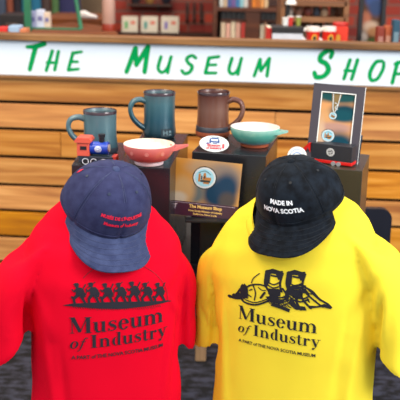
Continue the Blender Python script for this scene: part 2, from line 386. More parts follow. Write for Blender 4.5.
# sign
sgn = thing('shop_sign', 'long white sign board reading The Museum Shop in green letters', 'sign', C0, CYAW)
sb = MB(); sb.box((0, .012, (topz + signtop) / 2), (3.1, .018, signtop - topz - .002), bev=.001); sb.build('board', mat('sign_white', (222, 234, 244), .4, noise=.005), sgn)
GL = mat('sign_green', (0, 150, 78), .8, spec=.1)
SG = {'The': [[(27, 46.9, 3), (35, 46.6, 4.5), (44.5, 43.8, 4.5)], [(36, 46, 4.6), (33, 57, 4.4), (29.8, 69.5, 4)],
              [(52.4, 51.1, 3.4), (46.3, 70.4, 3.2)], [(58.5, 51.6, 3.2), (54.8, 69.9, 3.2)], [(47, 62.6, 2.8), (57, 62.6, 2.8)],
              [(73, 52.9, 3.2), (68.3, 70, 3.2)], [(72.5, 53.2, 3.0), (81.6, 51.8, 2.6)], [(70, 61.6, 2.8), (77.8, 61.8, 2.6)], [(68.2, 70.1, 3.0), (78.6, 69, 2.6)]],
      'Museum': [[(126.5, 72, 4), (135.6, 48.5, 4.8)], [(135.4, 48.5, 4.6), (136.4, 65, 4.2)], [(136.2, 65, 4), (148, 47, 4.8)], [(148, 47, 4.6), (144.6, 72, 4.2)],
                 [(161, 56.8, 3.2), (158.2, 68, 3.2), (162, 72.4, 3), (167.2, 68, 2.6), (171.2, 56.8, 3)], [(170.8, 57.5, 3), (167.6, 72.8, 3)],
                 [(195.8, 58, 3), (192, 55.6, 3), (187, 58.4, 3.2), (188, 62.6, 3.2), (192, 66.4, 3.4), (190.2, 71.6, 3.2), (185, 73.6, 3.2), (181.8, 70.6, 3)],
                 [(209, 58, 3.2), (205.4, 72.8, 3.2)], [(208.8, 58, 3), (219, 56.6, 2.8)], [(207, 65, 2.8), (216, 64.8, 2.6)], [(205.2, 73, 3), (216, 73, 2.8)],
                 [(232, 58.4, 3.2), (229, 69.8, 3.2), (232.4, 74, 3), (237.4, 70, 2.6), (241.6, 58.4, 3)], [(241.2, 59, 3), (237.8, 74.4, 3)],
                 [(254.2, 76, 3), (260.2, 59.5, 3.4)], [(260, 59.5, 3.2), (260.9, 71, 3)], [(260.8, 71, 3), (269.4, 58.6, 3.4)], [(269.4, 58.6, 3.2), (267, 76, 3.2)]],
      'Shop': [[(330.6, 57.5, 3.6), (332, 52.4, 4.4), (328.4, 50.6, 4.2), (321.5, 55, 4.6), (320.4, 60.5, 4.6), (326, 63.8, 4.6), (328.4, 70, 4.8), (323.8, 76, 4.4), (316.5, 77.2, 4.4), (314.4, 72.6, 4)],
               [(350, 60, 3.4), (343.9, 78.8, 3.2)], [(357.6, 60, 3.4), (351.6, 79.4, 3.2)], [(344.8, 70.6, 2.8), (355, 71, 2.8)],
               [(382, 61, 3), (375.6, 62.6, 3.4), (370, 73, 3.6), (371.3, 80, 3.4), (377.5, 78.6, 3.2), (383, 69, 3.2), (383.8, 62.6, 3)],
               [(397.5, 62.5, 3.4), (392.2, 83, 3.4)], [(395, 64, 3), (404, 61.5, 3), (408, 66, 3.2), (403, 73, 3), (395.5, 74, 2.8)]]}
COUNTS = {'The': [2, 3, 4], 'Museum': [4, 2, 1, 4, 2, 4], 'Shop': [1, 3, 1, 2]}
for wd_, strokes in SG.items():
    i0 = 0
    for cnt in COUNTS[wd_]:
        mb = MB(); k_ = 0
        for st in strokes[i0:i0 + cnt]:
            q = [onC(a, b, -.003) for a, b, _ in st]
            for p in stroke2(q, [t * .0042 for _, _, t in st], k=8):
                mb.poly([(v.x, .0024 - .00001 * (k_ % 9), v.y) for v in p]); k_ += 1
        mb.build('letter', GL, sgn); i0 += cnt

# ================================================================== BEHIND THE COUNTER
def bgp(x0, y0, x1, y1, Y):
    a = at(x0, y1, Y); b = at(x1, y0, Y); return a, b
WT = ledge - .075 # worktop height
m_pages = mat('book_pages', (226, 214, 190), .8)
def solid(name, label, cat, x0, y0, x1, y1, Y, depth, rgb, group=None, rough=.6, rz=0, bev=.003, zb=None, parts=None):
    a, b = bgp(x0, y0, x1, y1, Y)
    wx, h = b.x - a.x, b.z - a.z; z0 = a.z
    if zb is not None: z0 = zb; h = b.z - zb
    t = thing(name, label, cat, ((a.x + b.x) / 2, Y + depth / 2, z0), rz, group)
    mm = mat('c_%d_%d_%d' % rgb, rgb, rough)
    MB().box((0, 0, h / 2), (wx, depth, h), bev=bev).build('body', mm, t)
    return t, wx, h
def book(x, y, z, th, h, dp, rgb, label, group, lean=0):
    t = thing('book', label, 'book', (x, y, z), (0, lean, 0), group)
    mm = mat('c_%d_%d_%d' % rgb, rgb, .5)
    mb = MB(); mb.box((-th / 2 + .0015, dp / 2, h / 2), (.003, dp, h)); mb.box((th / 2 - .0015, dp / 2, h / 2), (.003, dp, h)); mb.box((0, .0015, h / 2), (th, .003, h), bev=.001)
    mb.build('cover', mm, t)
    MB().box((0, dp / 2, h / 2), (th - .006, dp - .01, h - .01)).build('page_block', m_pages, t)
    return t
# bookcase (px 216..312, far)
BY = 5.3
W_case = mat_wood('bookcase_wood', (58, 30, 18), (84, 44, 26), (110, 62, 36), .8)
bl = at(217, 20, BY).x; br = at(312, 20, BY).x; s1 = at(250, 9.5, BY).z; s0 = at(250, 44, BY).z
bc = thing('bookcase', 'dark wooden bookcase against the brick wall behind the counter', 'bookcase', (0, BY, 0))
for x in (bl - .012, br + .012): MB().box((x, .14, .95), (.024, .28, 1.9)).build('side_panel', W_case, bc)
for z in (s1, s0, s1 + .36, s0 - .4, s0 - .75): MB().box(((bl + br) / 2, .14, z), (br - bl, .28, .022)).build('shelf', W_case, bc)
MB().box(((bl + br) / 2, .285, .95), (br - bl, .01, 1.9)).build('back_panel', W_case, bc)
xd = at(253, 16, BY).x; MB().box((xd, .12, (s0 + s1) / 2 ), (.09, .22, s1 - s0 - .03)).build('divider', W_case, bc)
def row(x0, x1, z, cols, names, hh, grp, where, Y=BY + .02):
    x = x0; k = 0
    n = len(cols); tw = (x1 - x0) / n
    for c, nm in zip(cols, names):
        th = tw * rnd.uniform(.82, .97)
        book(x + tw / 2, Y, z, th, hh * rnd.uniform(.9, 1.05), .17, c, nm + ' ' + where, grp)
        x += tw
P_ = lambda px: at(px, 20, BY).x
row(P_(219), P_(268), s1 + .012, [(205, 205, 200), (196, 170, 140), (70, 90, 150), (120, 90, 150), (60, 120, 170), (140, 190, 200), (200, 196, 190), (120, 70, 50), (226, 130, 40), (196, 110, 40), (220, 150, 80), (200, 170, 130)],
    ['white-spined book first on the', 'tan-spined book second on the', 'navy-spined book third on the', 'purple-spined book fourth on the', 'blue-spined book fifth on the', 'pale aqua book sixth on the', 'off-white book seventh on the', 'brown book eighth on the', 'orange book ninth on the', 'burnt-orange book tenth on the', 'light orange book eleventh on the', 'tan book last on the'], .20, 'books on the upper shelf', 'upper shelf of the dark bookcase')
row(P_(221), P_(246), s0 + .012, [(215, 190, 160), (225, 170, 150), (220, 200, 170), (214, 160, 140), (190, 60, 50)],
    ['beige-spined book first on the', 'pink-spined book second on the', 'cream-spined book third on the', 'salmon-spined book fourth on the', 'red-spined book fifth on the'], .116, 'books on the lower shelf', 'lower shelf of the dark bookcase')
row(P_(246.5), P_(268), s0 + .012, [(200, 190, 150), (230, 226, 214), (40, 34, 34), (70, 110, 70), (214, 200, 176), (190, 150, 120)],
    ['khaki book just right of the red spine on the', 'white book beside the black spine on the', 'black-spined book on the', 'green-spined book on the', 'pale book right of the green spine on the', 'light brown book at right end of the'], .114, 'books on the lower shelf', 'lower shelf of the dark bookcase')
m_blk = mat('matte_black', (20, 20, 24), .6)
for (a, b, lb, n) in ((221, 247, 'upper left', 5), (261, 281, 'upper right', 4)):
    for i in range(n):
        xx = P_(a + (b - a) * (i + .5) / n); wv = (P_(b) - P_(a)) / n * .94
        zt = at(230, 11, BY).z; zb = s0 + .145
        t = thing('binder', ['first', 'second', 'third', 'fourth', 'fifth'][i] + ' black binder from left in %s bookcase row' % lb, 'binder', (xx, BY + .02, zb), 0, 'black binders in the bookcase')
        mbb = MB(); mbb.box((0, .07, (zt - zb) / 2), (wv, .14, zt - zb), bev=.002); mbb.build('cover', m_blk, t)
    zz = s0 + .14
    MB().box(((P_(a) + P_(b)) / 2, .12, zz), (P_(b) - P_(a), .22, .008)).build('shelf', W_case, bc)

# long white box on the worktop with dark lid and things on it
def on_top(name, label, cat, x0, ytop, x1, Y, depth, rgb, group=None, bev=.003, rough=.6):
    a = at(x0, ytop, Y); b = at(x1, ytop, Y)
    t = thing(name, label, cat, ((a.x + b.x) / 2, Y + depth / 2, WT), 0, group); h = a.z - WT
    MB().box((0, 0, h / 2), (b.x - a.x, depth, h), bev=bev).build('body', mat('c_%d_%d_%d' % rgb, rgb, rough), t)
    return t, b.x - a.x, h
t, wx, h = on_top('storage_box', 'long white box with black lid behind the sign', 'box', 272.5, 33, 303, 3.50, .14, (196, 204, 214))
MB().box((0, 0, h + .012), (wx + .006, .146, .024), bev=.003).build('lid', m_blk, t)
t, wx, h = on_top('book', 'red book standing left of the long white box', 'book', 267.5, 28, 272, 3.52, .11, (190, 40, 34))
MB().box((0, 0, h + .001), (wx - .004, .10, .004)).build('page_block', m_pages, t)
# small card and cup on the box
lidz = at(288, 33, 3.5).z + .024
def small_cup(px, Y, z, r, h, rgb, label, cat='cup', name='cup'):
    a = at(px, 30, Y)
    t = thing(name, label, cat, (a.x, Y + .04, z)); MB().lathe([(r * .8, 0), (r, h), (r * .9, h), (r * .7, .006)], 20).build('body', mat('c_%d_%d_%d' % rgb, rgb, .4), t, smooth=40)
    MB().lathe([(r * .5, 0), (r * 1.08, .001), (r * 1.08, .004), (r * .5, .005)], 20, c=(0, 0, h)).build('lid', mat('c_230_226_220', (230, 226, 220), .5), t)
small_cup(286, 3.54, lidz, .014, .028, (226, 226, 222), 'small white cup on the long black-lidded box')
small_cup(291, 3.54, lidz, .012, .034, (200, 50, 40), 'small red cup on the long black-lidded box')
small_cup(299, 3.54, lidz, .011, .034, (140, 146, 64), 'small yellow-green cup on the long black-lidded box')
# red and white mugs
def big_mug(px, label, r=.0275, h=None, Y=3.50, red=(206, 40, 28), group='red and white mugs on the worktop'):
    a = at(px, 27.5, Y); h = a.z - WT
    t = thing('souvenir_mug', label, 'mug', (a.x, Y + .04, WT + .0005), 0, group)
    MB().lathe([(r * .9, 0), (r, .006), (r, h - .02), (r, h), (r * .92, h), (r * .9, .01)], 28).build('body', mat('mug_red', red, .25), t, smooth=40)
    MB().lathe([(r * 1.004, h - .018), (r * 1.01, h - .016), (r * 1.01, h - .001), (r * 1.0, h + .001), (r * .9, h + .001), (r * .9, h - .018)], 28, cap0=False, cap1=False).build('rim_band', mat('mug_white', (236, 230, 222), .25), t, smooth=40)
    pts = [(-r * .9 + .0, 0, h * .92 - .0)] + [(-r - .024 * math.sin(PI * i / 8), 0, h * .92 - (h * .5) * i / 8) for i in range(1, 8)] + [(-r * .9, 0, h * .42)]
    MB().tube(pts, .0068, 8).build('handle', mat('mug_white', (236, 230, 222), .25), t, smooth=40)
    pl = disc2(0, 0, .012, .016) ; n = 0
    lo = flat_build('motif', xf2(pl, 1, .004, h * .55), mat('mug_gold', (224, 170, 50), .4), lambda x, y: Vector((r * 1.01 * math.sin(x / r), -r * 1.01 * math.cos(x / r), y)), t)
    lo = flat_build('motif', xf2(pl, .6, .004, h * .55), mat('mug_dark', (40, 30, 26), .4), lambda x, y: Vector((r * 1.02 * math.sin(x / r), -r * 1.02 * math.cos(x / r), y)), t)
big_mug(314.5, 'red and white mug nearest the long white box')
big_mug(331, 'red and white mug beside the orange-red tin')
t, wx, h = on_top('gift_tin', 'orange-red tin with round red lid right of the red mugs', 'tin', 335, 27, 348.5, 3.58, .07, (222, 52, 24))
MB().lathe([(.03, 0), (.033, .002), (.033, .014), (.028, .018)], 24, c=(0, 0, h)).build('lid', mat('lid_red', (186, 40, 30), .4), t)
flat_build('motif', disc2(-.012, h * .5, .009, .02), mat('mug_gold', (224, 170, 50), .4), lambda x, y: Vector((x, -.036, y)), t)
# wooden shelf unit behind (px 283-345)
su = thing('shelf_unit', 'light wooden open shelf unit behind the red mugs', 'shelf unit', (0, 4.3, 0))
x0, x1 = at(283, 20, 4.3).x, at(346, 20, 4.3).x
W_lt = mat_wood('light_shelf_wood', (92, 58, 34), (132, 86, 52), (166, 118, 78), .8)
for zz in (at(300, 19.5, 4.3).z, at(300, 3.5, 4.3).z, at(300, 46, 4.3).z): MB().box(((x0 + x1) / 2, .12, zz), (x1 - x0, .24, .026), bev=.002).build('shelf', W_lt, su)
for x in (x0, x1): MB().box((x, .12, .65), (.026, .24, 1.3), bev=.002).build('side_panel', W_lt, su)
zs = at(300, 19.5, 4.3).z + .013
for i, (px, rr, hh, c, lb) in enumerate([(290, .018, .05, (206, 196, 184), 'pale jar'), (299, .02, .065, (150, 110, 90), 'tan clay jar'), (308, .022, .045, (120, 60, 50), 'dark red jar'), (317, .018, .06, (60, 70, 84), 'slate blue jar'), (325, .022, .05, (180, 150, 120), 'sand-coloured jar'), (334, .018, .065, (84, 60, 44), 'brown jar')]):
    a = at(px, 18, 4.36)
    t = thing('jar', lb + ' on the light wooden shelf behind the mugs', 'jar', (a.x, 4.40, zs), 0, 'jars on the light shelf')
    MB().lathe([(rr * .7, 0), (rr, hh * .3), (rr, hh * .7), (rr * .6, hh)], 20).build('body', mat('c_%d_%d_%d' % c, c, .4), t, smooth=50)
    MB().lathe([(rr * .65, hh), (rr * .65, hh + .008), (rr * .3, hh + .012)], 20).build('lid', mat('lid_brown', (70, 44, 30), .5), t, smooth=50)
zs2 = at(300, 46, 4.3).z + .013
for i, (px, rr, hh, c, lb) in enumerate([(306, .03, .12, (110, 84, 64), 'brown vase'), (318, .03, .135, (52, 64, 60), 'dark green vase'), (329, .028, .125, (150, 156, 160), 'grey vase'), (340, .028, .13, (96, 70, 50), 'umber vase')]):
    a = at(px, 40, 4.36)
    t = thing('vase', lb + ' on the shelf behind the red mugs', 'vase', (a.x, 4.40, zs2), 0, 'vases behind the red mugs')
    MB().lathe([(rr * .7, 0), (rr, hh * .4), (rr * .8, hh * .8), (rr * .5, hh * .9)], 20).build('body', mat('c_%d_%d_%d' % c, c, .4), t, smooth=50)
    MB().lathe([(rr * .5, hh * .9), (rr * .62, hh), (rr * .5, hh)], 20).build('rim', mat('c_%d_%d_%d' % c, c, .4), t, smooth=50)
# hanging white lamp
a = at(291, 4, 4.15)
t = thing('pendant_lamp', 'small white pendant lamp on a dark stem by the bookcase', 'lamp', (a.x, 4.15, a.z))
MB().lathe([(.004, .035), (.012, .03), (.028, 0), (.026, 0), (.01, .026)], 24, cap0=False, cap1=False).build('lamp_shade', mat('c_230_226_220', (230, 226, 220), .5), t, smooth=50)
MB().tube([(0, 0, .03), (0, 0, 1.3)], .004).build('stem', m_blk, t)
a = at(287, 30, 4.2); MBx = MB().tube([(a.x, 4.22, 0), (a.x, 4.22, at(287, 2, 4.2).z)], .012)
o = MBx.build('pole', m_blk); tag(o, 'slim black upright pole left of the light shelf unit', 'pole')
# black display frame with picture (px 349-377)
t0 = at(351, 42, 3.85); t1 = at(375, 3, 3.85); z0 = WT
pf = thing('picture_stand', 'tall black framed picture panel behind the sign', 'picture', ((t0.x + t1.x) / 2, 3.66, WT))
a = at(351, 30, 3.66); b = at(375.5, 2, 3.66); W2 = (b.x - a.x) / 2; H2 = b.z + .05 - WT
for s in (-1, 1): MB().box((s * W2, 0, H2 / 2), (.017, .03, H2), bev=.002).build('post', m_blk, pf)
MB().box((0, 0, H2 - .006), (2 * W2, .03, .012), bev=.002).build('rail', m_blk, pf)
MB().box((0, 0, .016), (2 * W2, .03, .02), bev=.002).build('rail', m_blk, pf)
mp_ = mat_blobs('framed_photo', (96, 66, 48), [(.0, H2 * .86, .05, .05, (70, 96, 150)), (.02, H2 * .7, .05, .05, (60, 80, 120)), (-.03, H2 * .5, .04, .05, (196, 120, 90)), (.0, H2 * .38, .05, .035, (214, 186, 160)), (.02, H2 * .3, .05, .03, (190, 140, 96)), (-.03, H2 * .15, .03, .05, (226, 214, 200)), (.02, H2 * .12, .05, .03, (80, 110, 60))])
MB().box((0, .006, H2 / 2), (2 * W2 - .017, .006, H2 - .03)).build('photograph', mp_, pf)
# cards at right
for (x0_, x1_, yt, c, lb, Y) in ((378, 385, 27, (128, 44, 24), 'dark orange carton behind the sign right of the picture', 3.5), (385.6, 393, 26, (176, 84, 42), 'light orange carton left of the blue-green carton', 3.52), (394, 401, 20, (26, 74, 96), 'blue-green carton at the right end of the worktop', 3.5)):
    t, wx, h = on_top('carton', lb, 'carton', x0_, yt, x1_, Y, .05, c, 'cartons at the end of the worktop')
    MB().box((0, -.0265, h * .45), (wx * .7, .002, h * .4)).build('printed_label', mat('carton_label_%d' % c[1], tuple(min(255, int(v * .6 + 90)) for v in c), .5), t)
# white tiles/cards on wall ledge (px 120-180)
W_rail = mat_wood('rail_wood', (44, 24, 18), (60, 32, 22), (78, 44, 30), .8)
yy = 5.86; x0 = at(116, 30, yy).x; x1 = at(214, 30, yy).x; zr = at(150, 31, yy).z
o = MB().box(((x0 + x1) / 2, yy + .05, zr - .02), (x1 - x0, .14, .02)).build('wall_shelf', W_rail); tag(o, 'dark narrow shelf on the brick wall carrying white tiles', 'shelf')
for i, (xa, xb, lb, cs) in enumerate([(122, 138, 'white picture tile with green motif, first on the wall shelf', (60, 150, 80)), (141, 158, 'white picture tile with teal motif, middle on the wall shelf', (30, 130, 120)), (161, 179, 'white picture tile with violet motif, nearest the bookcase', (90, 70, 160))]):
    a = at(xa, 30, yy); b = at(xb, 15, yy); ww = b.x - a.x; hh = at(xa, 15, yy).z - zr + .005
    t = thing('picture_tile', lb, 'tile', ((a.x + b.x) / 2, yy - .02, zr - .01), (-.22, 0, 0), 'white picture tiles on the wall shelf')
    MB().box((0, 0, hh / 2), (ww, .012, hh), bev=.003).build('tile', mat('tile_cream', (196, 184, 164), .4), t)
    MB().box((-ww * .22, -.0075, hh * .45), (.02, .003, hh * .45), bev=.001).build('motif', mat('c_%d_%d_%d' % cs, cs, .5), t)
    MB().box((ww * .2, -.0075, hh * .6), (.03, .003, hh * .2), bev=.001).build('motif', mat('tile_red', (200, 90, 70), .5), t)
for i, (px, c, lb) in enumerate([(135, (40, 40, 46), 'dark jar hanging left on the brick wall'), (149, (150, 110, 60), 'amber jar on the brick wall, middle of three'), (166, (36, 38, 48), 'dark jar right of the amber jar on brick wall')]):
    a = at(px, 4, 5.85)
    t = thing('jar', lb, 'jar', (a.x, 5.9, a.z), 0, 'jars on the brick wall')
    MB().lathe([(.02, 0), (.034, .02), (.034, .07), (.02, .09)], 20).build('body', mat('c_%d_%d_%d' % c, c, .3), t, smooth=50)
    MB().lathe([(.022, .09), (.022, .105), (.01, .108)], 20).build('lid', m_blk, t, smooth=50)
x0 = at(128, 4, 5.85).x; x1 = at(172, 4, 5.85).x
o = MB().box(((x0 + x1) / 2, 5.93, at(150, 4, 5.85).z - .008), (x1 - x0, .14, .016)).build('wall_shelf', W_rail); tag(o, 'short dark shelf high on the brick wall carrying jars', 'shelf')
# metal hooks on brick at px 186-203
for i, px in enumerate((187, 194, 201)):
    a = at(px, 16, 5.96); pts = [(0, .02, .06), (0, 0, .05), (0, -.01, -.03), (0, -.03, -.06), (0, -.05, -.03)]
    o = MB().tube(pts, .010, 8).build('wall_hook', mat('hook_metal', (84, 70, 66), .4, metal=.6), smooth=40)
    o.location = (a.x, 5.98, a.z + .02); tag(o, ['left', 'middle', 'right'][i] + ' grey metal hook on the brick wall beside the bookcase', 'hook', 'hooks on the brick wall')
# left side: green shelving frame, garments, table
m_green = mat('green_paint', (26, 104, 72), .5)
gf = thing('metal_rack', 'green painted metal rack standing behind the counter at left', 'rack', (0, 4.0, 0))
xg = at(28, 20, 4.0).x
MB().box((xg, 0, .9), (.03, .03, 1.8), bev=.002).build('upright', m_green, gf)
a = at(76, 0, 4.4); b = at(82, 34, 4.05)
MB().tube([(b.x + .012, .05, b.z - .25), (b.x, .05, b.z), (a.x, .4, a.z), (a.x - .02, .55, a.z + .25)], .010, 8).build('brace', m_green, gf)
pa = at(28, 29, 4.0); pb = at(81, 28, 4.0)
MB().box(((pa.x + pb.x) / 2, .02, pa.z), (pb.x - pa.x, .014, .014), bev=.002).build('rail', m_green, gf)
pk = thing('wooden_table', 'orange-brown wooden table behind the counter at left', 'table', (0, 0, 0))
W_tab = mat_wood('honey_wood', (66, 28, 6), (104, 50, 12), (140, 78, 26), .8, rough=.95)
cs = [at(34, 34, 3.9), at(112, 34, 3.9)]
zt = at(60, 32, 3.9).z
q = [at_z(30, 33, zt), at_z(118, 34, zt), at_z(112, 27, zt), at_z(72, 22, zt), at_z(50, 25, zt), at_z(34, 28, zt)]
mbt = MB(); n = len(q); vs = [Vector((p.x, p.y, zt)) for p in q] + [Vector((p.x, p.y, zt - .03)) for p in q]
mbt.add(vs, [tuple(range(n)), tuple(range(2 * n - 1, n - 1, -1))] + [(i, (i + 1) % n, n + (i + 1) % n, n + i) for i in range(n)]).build('tabletop', W_tab, pk)
for i in (0, 1, 2, 5):
    p = q[i] * 1.0; ctr_ = sum((Vector((v.x, v.y, 0)) for v in q), Vector()) / n; pp = Vector((p.x, p.y, 0)).lerp(ctr_, .12)
    MB().box((pp.x, pp.y, (zt - .03) / 2), (.04, .04, zt - .03), bev=.003).build('leg', W_tab, pk)
# wooden upper ledge plank sloping (px 52-100,y18-24)
a = at(48, 22, 4.6); b = at(100, 17, 4.9)
sh = thing('display_shelf', 'slanting honey-coloured shelf with shoes above the wooden table', 'shelf', ((a.x + b.x) / 2, 4.9, a.z))
MB().box((0, 0, 0), (b.x - a.x + .1, .5, .03), bev=.004).build('board', W_tab, sh)
for s in (-1, 1): MB().box((s * (b.x - a.x) / 2, .1, -a.z / 2), (.03, .03, a.z - .01)).build('leg', W_tab, sh)
a2 = at(89, 16, 4.75)
t = thing('shoe', 'white shoe on the slanting honey-coloured shelf', 'shoe', (a2.x, 4.72, sh.location.z + .016), R(80)); t.scale = (.62, .62, .62)
mbs = MB(); rg = []
for i in range(9):
    y = -.08 + .02 * i; wv = .022 + .008 * math.sin(PI * i / 8 * .9 + .3); hh = [.02, .03, .035, .04, .05, .062, .066, .064, .05][i]
    rg.append([(wv * math.cos(2 * PI * j / 12), y, hh / 2 + hh / 2 * math.sin(2 * PI * j / 12)) for j in range(12)])
mbs.rings(rg).build('upper', mat('shoe_white', (214, 206, 202), .6), t, smooth=50)
mbs = MB(); mbs.box((0, 0, .004), (.05, .165, .01), bev=.004); mbs.build('sole', mat('sole_grey', (120, 120, 124), .7), t)
# tan wall panel
o = MB().box((at(91, 10, 5.5).x, 5.55, 1.0), (.17, .03, 2.0)).build('room_divider', mat('tan_panel', (98, 78, 58), .8)); tag(o, 'tan upright panel behind the slanting shelf', 'panel')
# soft figure: bottle and orange cap
a = at(110.5, 27, 4.1); b = at(110.5, 0, 4.1)
t = thing('bottle', 'tall pale pink bottle with red base on the wooden table', 'bottle', (a.x, at_z(110, 30, zt).y - .03, zt))
hh = .19
MB().lathe([(.026, 0), (.03, .01), (.03, hh * .7), (.026, hh * .85), (.014, hh)], 24).build('body', mat('bottle_pink', (176, 140, 126), .4), t, smooth=50)
MB().lathe([(.0315, .0), (.0318, .002), (.0318, .03), (.0312, .032)], 24, cap0=False, cap1=False).build('base_band', mat('band_red', (140, 46, 24), .4), t, smooth=50)
MB().lathe([(.014, hh), (.016, hh + .002), (.016, hh + .03), (.01, hh + .033)], 24).build('cap', mat('cap_cream', (226, 216, 206), .4), t, smooth=50)
a = at(106, 34, 3.75)
t = thing('dish', 'small cream dish on the wooden worktop edge behind the sign', 'dish', (a.x, 3.56, WT))
MB().lathe([(.02, 0), (.02, .03), (.045, a.z - WT + .01), (.042, a.z - WT + .01), (.015, .035)], 28).build('body', mat('dish_cream', (240, 206, 160), .4), t, smooth=50)
MB().lathe([(.024, 0), (.024, .006), (.02, .01)], 28).build('foot', mat('dish_cream', (240, 206, 160), .4), t, smooth=50)
# garments at far left
def garment(px, y1, w_, h_, Y, rgb, label, grp='garments hanging at far left'):
    zb_ = at(px, y1, Y).z - h_; Y = 5.25; a = at(px, 10, Y); h_ = 1.52 - .089 - zb_
    t = thing('garment', label, 'garment', (a.x, Y, zb_), 0, grp)
    rg = []
    n = 28
    for k in range(7):
        f = k / 6; z = h_ * f; ww = w_ / 2 * (1.0 - .15 * f) if f < .8 else w_ / 2 * (.85 - .6 * (f - .8) / .2 * .8)
        rg.append([(ww * math.cos(2 * PI * j / n), (.035 + .006 * math.sin(j * 3)) * math.sin(2 * PI * j / n) * (1 - .5 * f), z) for j in range(n)])
    MB().rings(rg).build('cloth', mat('c_%d_%d_%d' % rgb, rgb, .9), t, smooth=50)
    MB().tube([(0, 0, h_ * .95), (0, 0, h_ + .05), (0.015, 0, h_ + .07), (0, 0, h_ + .085)], .003, 6).build('hanger_hook', mat('hook_metal', (84, 70, 66), .4, metal=.6), t)
garment(1, -8, .075, .5, 4.7, (56, 66, 84), 'slate grey garment leftmost on the rack')
garment(10.5, -8, .045, .44, 4.64, (120, 60, 40), 'rust-coloured garment between the slate and dark garments')
garment(18, -10, .050, .5, 4.72, (30, 24, 34), 'near-black garment left of the green post')
garment(25, -12, .042, .4, 4.78, (24, 92, 110), 'teal garment against the green post')
garment(36, -14, .075, .32, 4.9, (20, 90, 120), 'turquoise garment right of the green post')
garment(46.5, -14, .055, .40, 5.1, (60, 44, 40), 'dark brown garment above the lavender boxes')
garment(70, -14, .14, .47, 5.15, (34, 34, 74), 'wide navy garment above the slanting shelf')
garment(55.5, -14, .05, .4, 5.3, (60, 90, 50), 'olive green garment behind the navy garment')
a_, b_ = at(-8, -10, 4.75), at(84, -12, 4.75)
rk = thing('garment_rail', 'dark horizontal garment rail behind the counter at left', 'rail', (0, 5.25, 0))
zr2 = 1.52
MB().tube([(a_.x - .1, 0, zr2), (b_.x + .1, 0, zr2)], .012, 10).build('rail', m_blk, rk)
for x in (a_.x - .1, b_.x + .1): MB().tube([(x, 0, 0), (x, 0, zr2)], .012, 10).build('post', m_blk, rk)
# dark drawers / boxes left
t, wx, h = solid('storage_crate', 'black crate behind the counter left of the green post', 'crate', 0, 15, 24, 36, 4.25, .2, (26, 20, 22), zb=.0)
MB().box((0, -.103, h - .05), (.06, .006, .02), bev=.002).build('handle', mat('hook_metal', (84, 70, 66), .4, metal=.6), t)
ztc = h
for (xa, xb, yt, c, lb) in ((-4, 7, 27.5, (206, 40, 34), 'red box on the worktop at far left'), (8, 19, 26, (150, 180, 210), 'pale blue box beside the red box at far left'), (19.5, 26, 29, (196, 120, 80), 'terracotta box left of the green post')):
    t, wx, h = on_top('carton', lb, 'carton', xa, yt, xb, 3.55, .08, c, 'cartons at far left of the worktop')
    MB().box((0, -.041, h * .5), (wx * .6, .002, h * .3)).build('printed_label', m_pages, t)
for (xa, xb, yt, c, lb) in ((32, 38.5, 11, (166, 170, 206), 'lavender box left of the white boxes'), (39, 46, 9.5, (196, 204, 226), 'pale white-blue box in the middle of three'), (46.5, 52, 12, (210, 190, 170), 'cream box right of the white boxes')):
    a, b = bgp(xa, yt, xb, 26, 4.1)
    zz = zt
    t = thing('gift_box', lb, 'box', ((a.x + b.x) / 2, at_z(40, 29, zt).y + .02, zz), 0, 'pale boxes standing on the wooden table')
    hh = (at(xa, yt, t.location.y).z - zz)
    MB().box((0, 0, hh / 2), (b.x - a.x, .04, hh), bev=.003).build('body', mat('c_%d_%d_%d' % c, c, .6), t)
    MB().box((0, -.021, hh * .55), ((b.x - a.x) * .6, .002, hh * .25)).build('printed_label', mat('label_violet', (110, 110, 160), .5), t)

# ================================================================== DISPLAY TABLE, STOOL, CHAIR
TZ = .60
W_leg = mat_wood('pale_wood', (160, 120, 84), (190, 150, 110), (206, 170, 132), 1.0, 'Z')
m_box = mat('black_laminate', (30, 31, 36), .24, noise=.15, nscale=8)
tb = thing('display_table', 'low black display table carrying the black pedestals', 'table', (.055, 2.16, 0))
MB().box((0, 0, TZ - .015), (.73, .59, .03), bev=.003).build('tabletop', m_blk, tb)
for x in (-.33, .33):
    for y in (-.26, .26): MB().box((x, y, (TZ - .03) / 2), (.03, .03, TZ - .03), bev=.002).build('leg', m_blk, tb)
st = thing('wooden_stool', 'pale wooden stool on the carpet behind the table', 'stool', (0, 0, 0))
lp = at_z(200.5, 361, 0); lx, ly = lp.x, lp.y + .015
MB().box((lx + .12, ly + .12, .46), (.32, .32, .03), bev=.006).build('seat', W_leg, st)
for dx in (0, .24):
    for dy in (0, .24): MB().box((lx + dx, ly + dy, .2225), (.037, .037, .445), bev=.003).build('leg', W_leg, st)
# chair: back top at px 368-393, y 206
m_nav = mat('chair_plastic', (22, 24, 36), .35)
chY = 2.60
xr = at(391.5, 215, chY).x; ct = at(385, 208, chY).z
ch = thing('chair', 'dark navy chair with rounded backrest behind the right pedestal', 'chair', (xr - .16, chY, 0))
pts = [(-.15, .42 - .42)]
out = []
hw = .16; zb = ct - .24
for k in range(9): a = PI * .5 * k / 8; out.append((hw - .035 + .035 * math.cos(a), ct - .035 + .035 * math.sin(a)))
for k in range(9): a = PI * .5 + PI * .5 * k / 8; out.append((-hw + .035 + .035 * math.cos(a), ct - .035 + .035 * math.sin(a)))
out += [(-hw, zb), (hw, zb)]
MB().prism(out, -.012, .012).build('backrest', m_nav, ch)
MB().box((0, .16, zb - .06), (.32, .32, .025), bev=.008).build('seat', m_nav, ch)
for sx in (-.14, .14):
    for y in (.01, .30): MB().tube([(sx, y, 0), (sx, y, (zb - .07) if y > .1 else zb + .02)], .010, 8).build('leg', m_blk, ch)

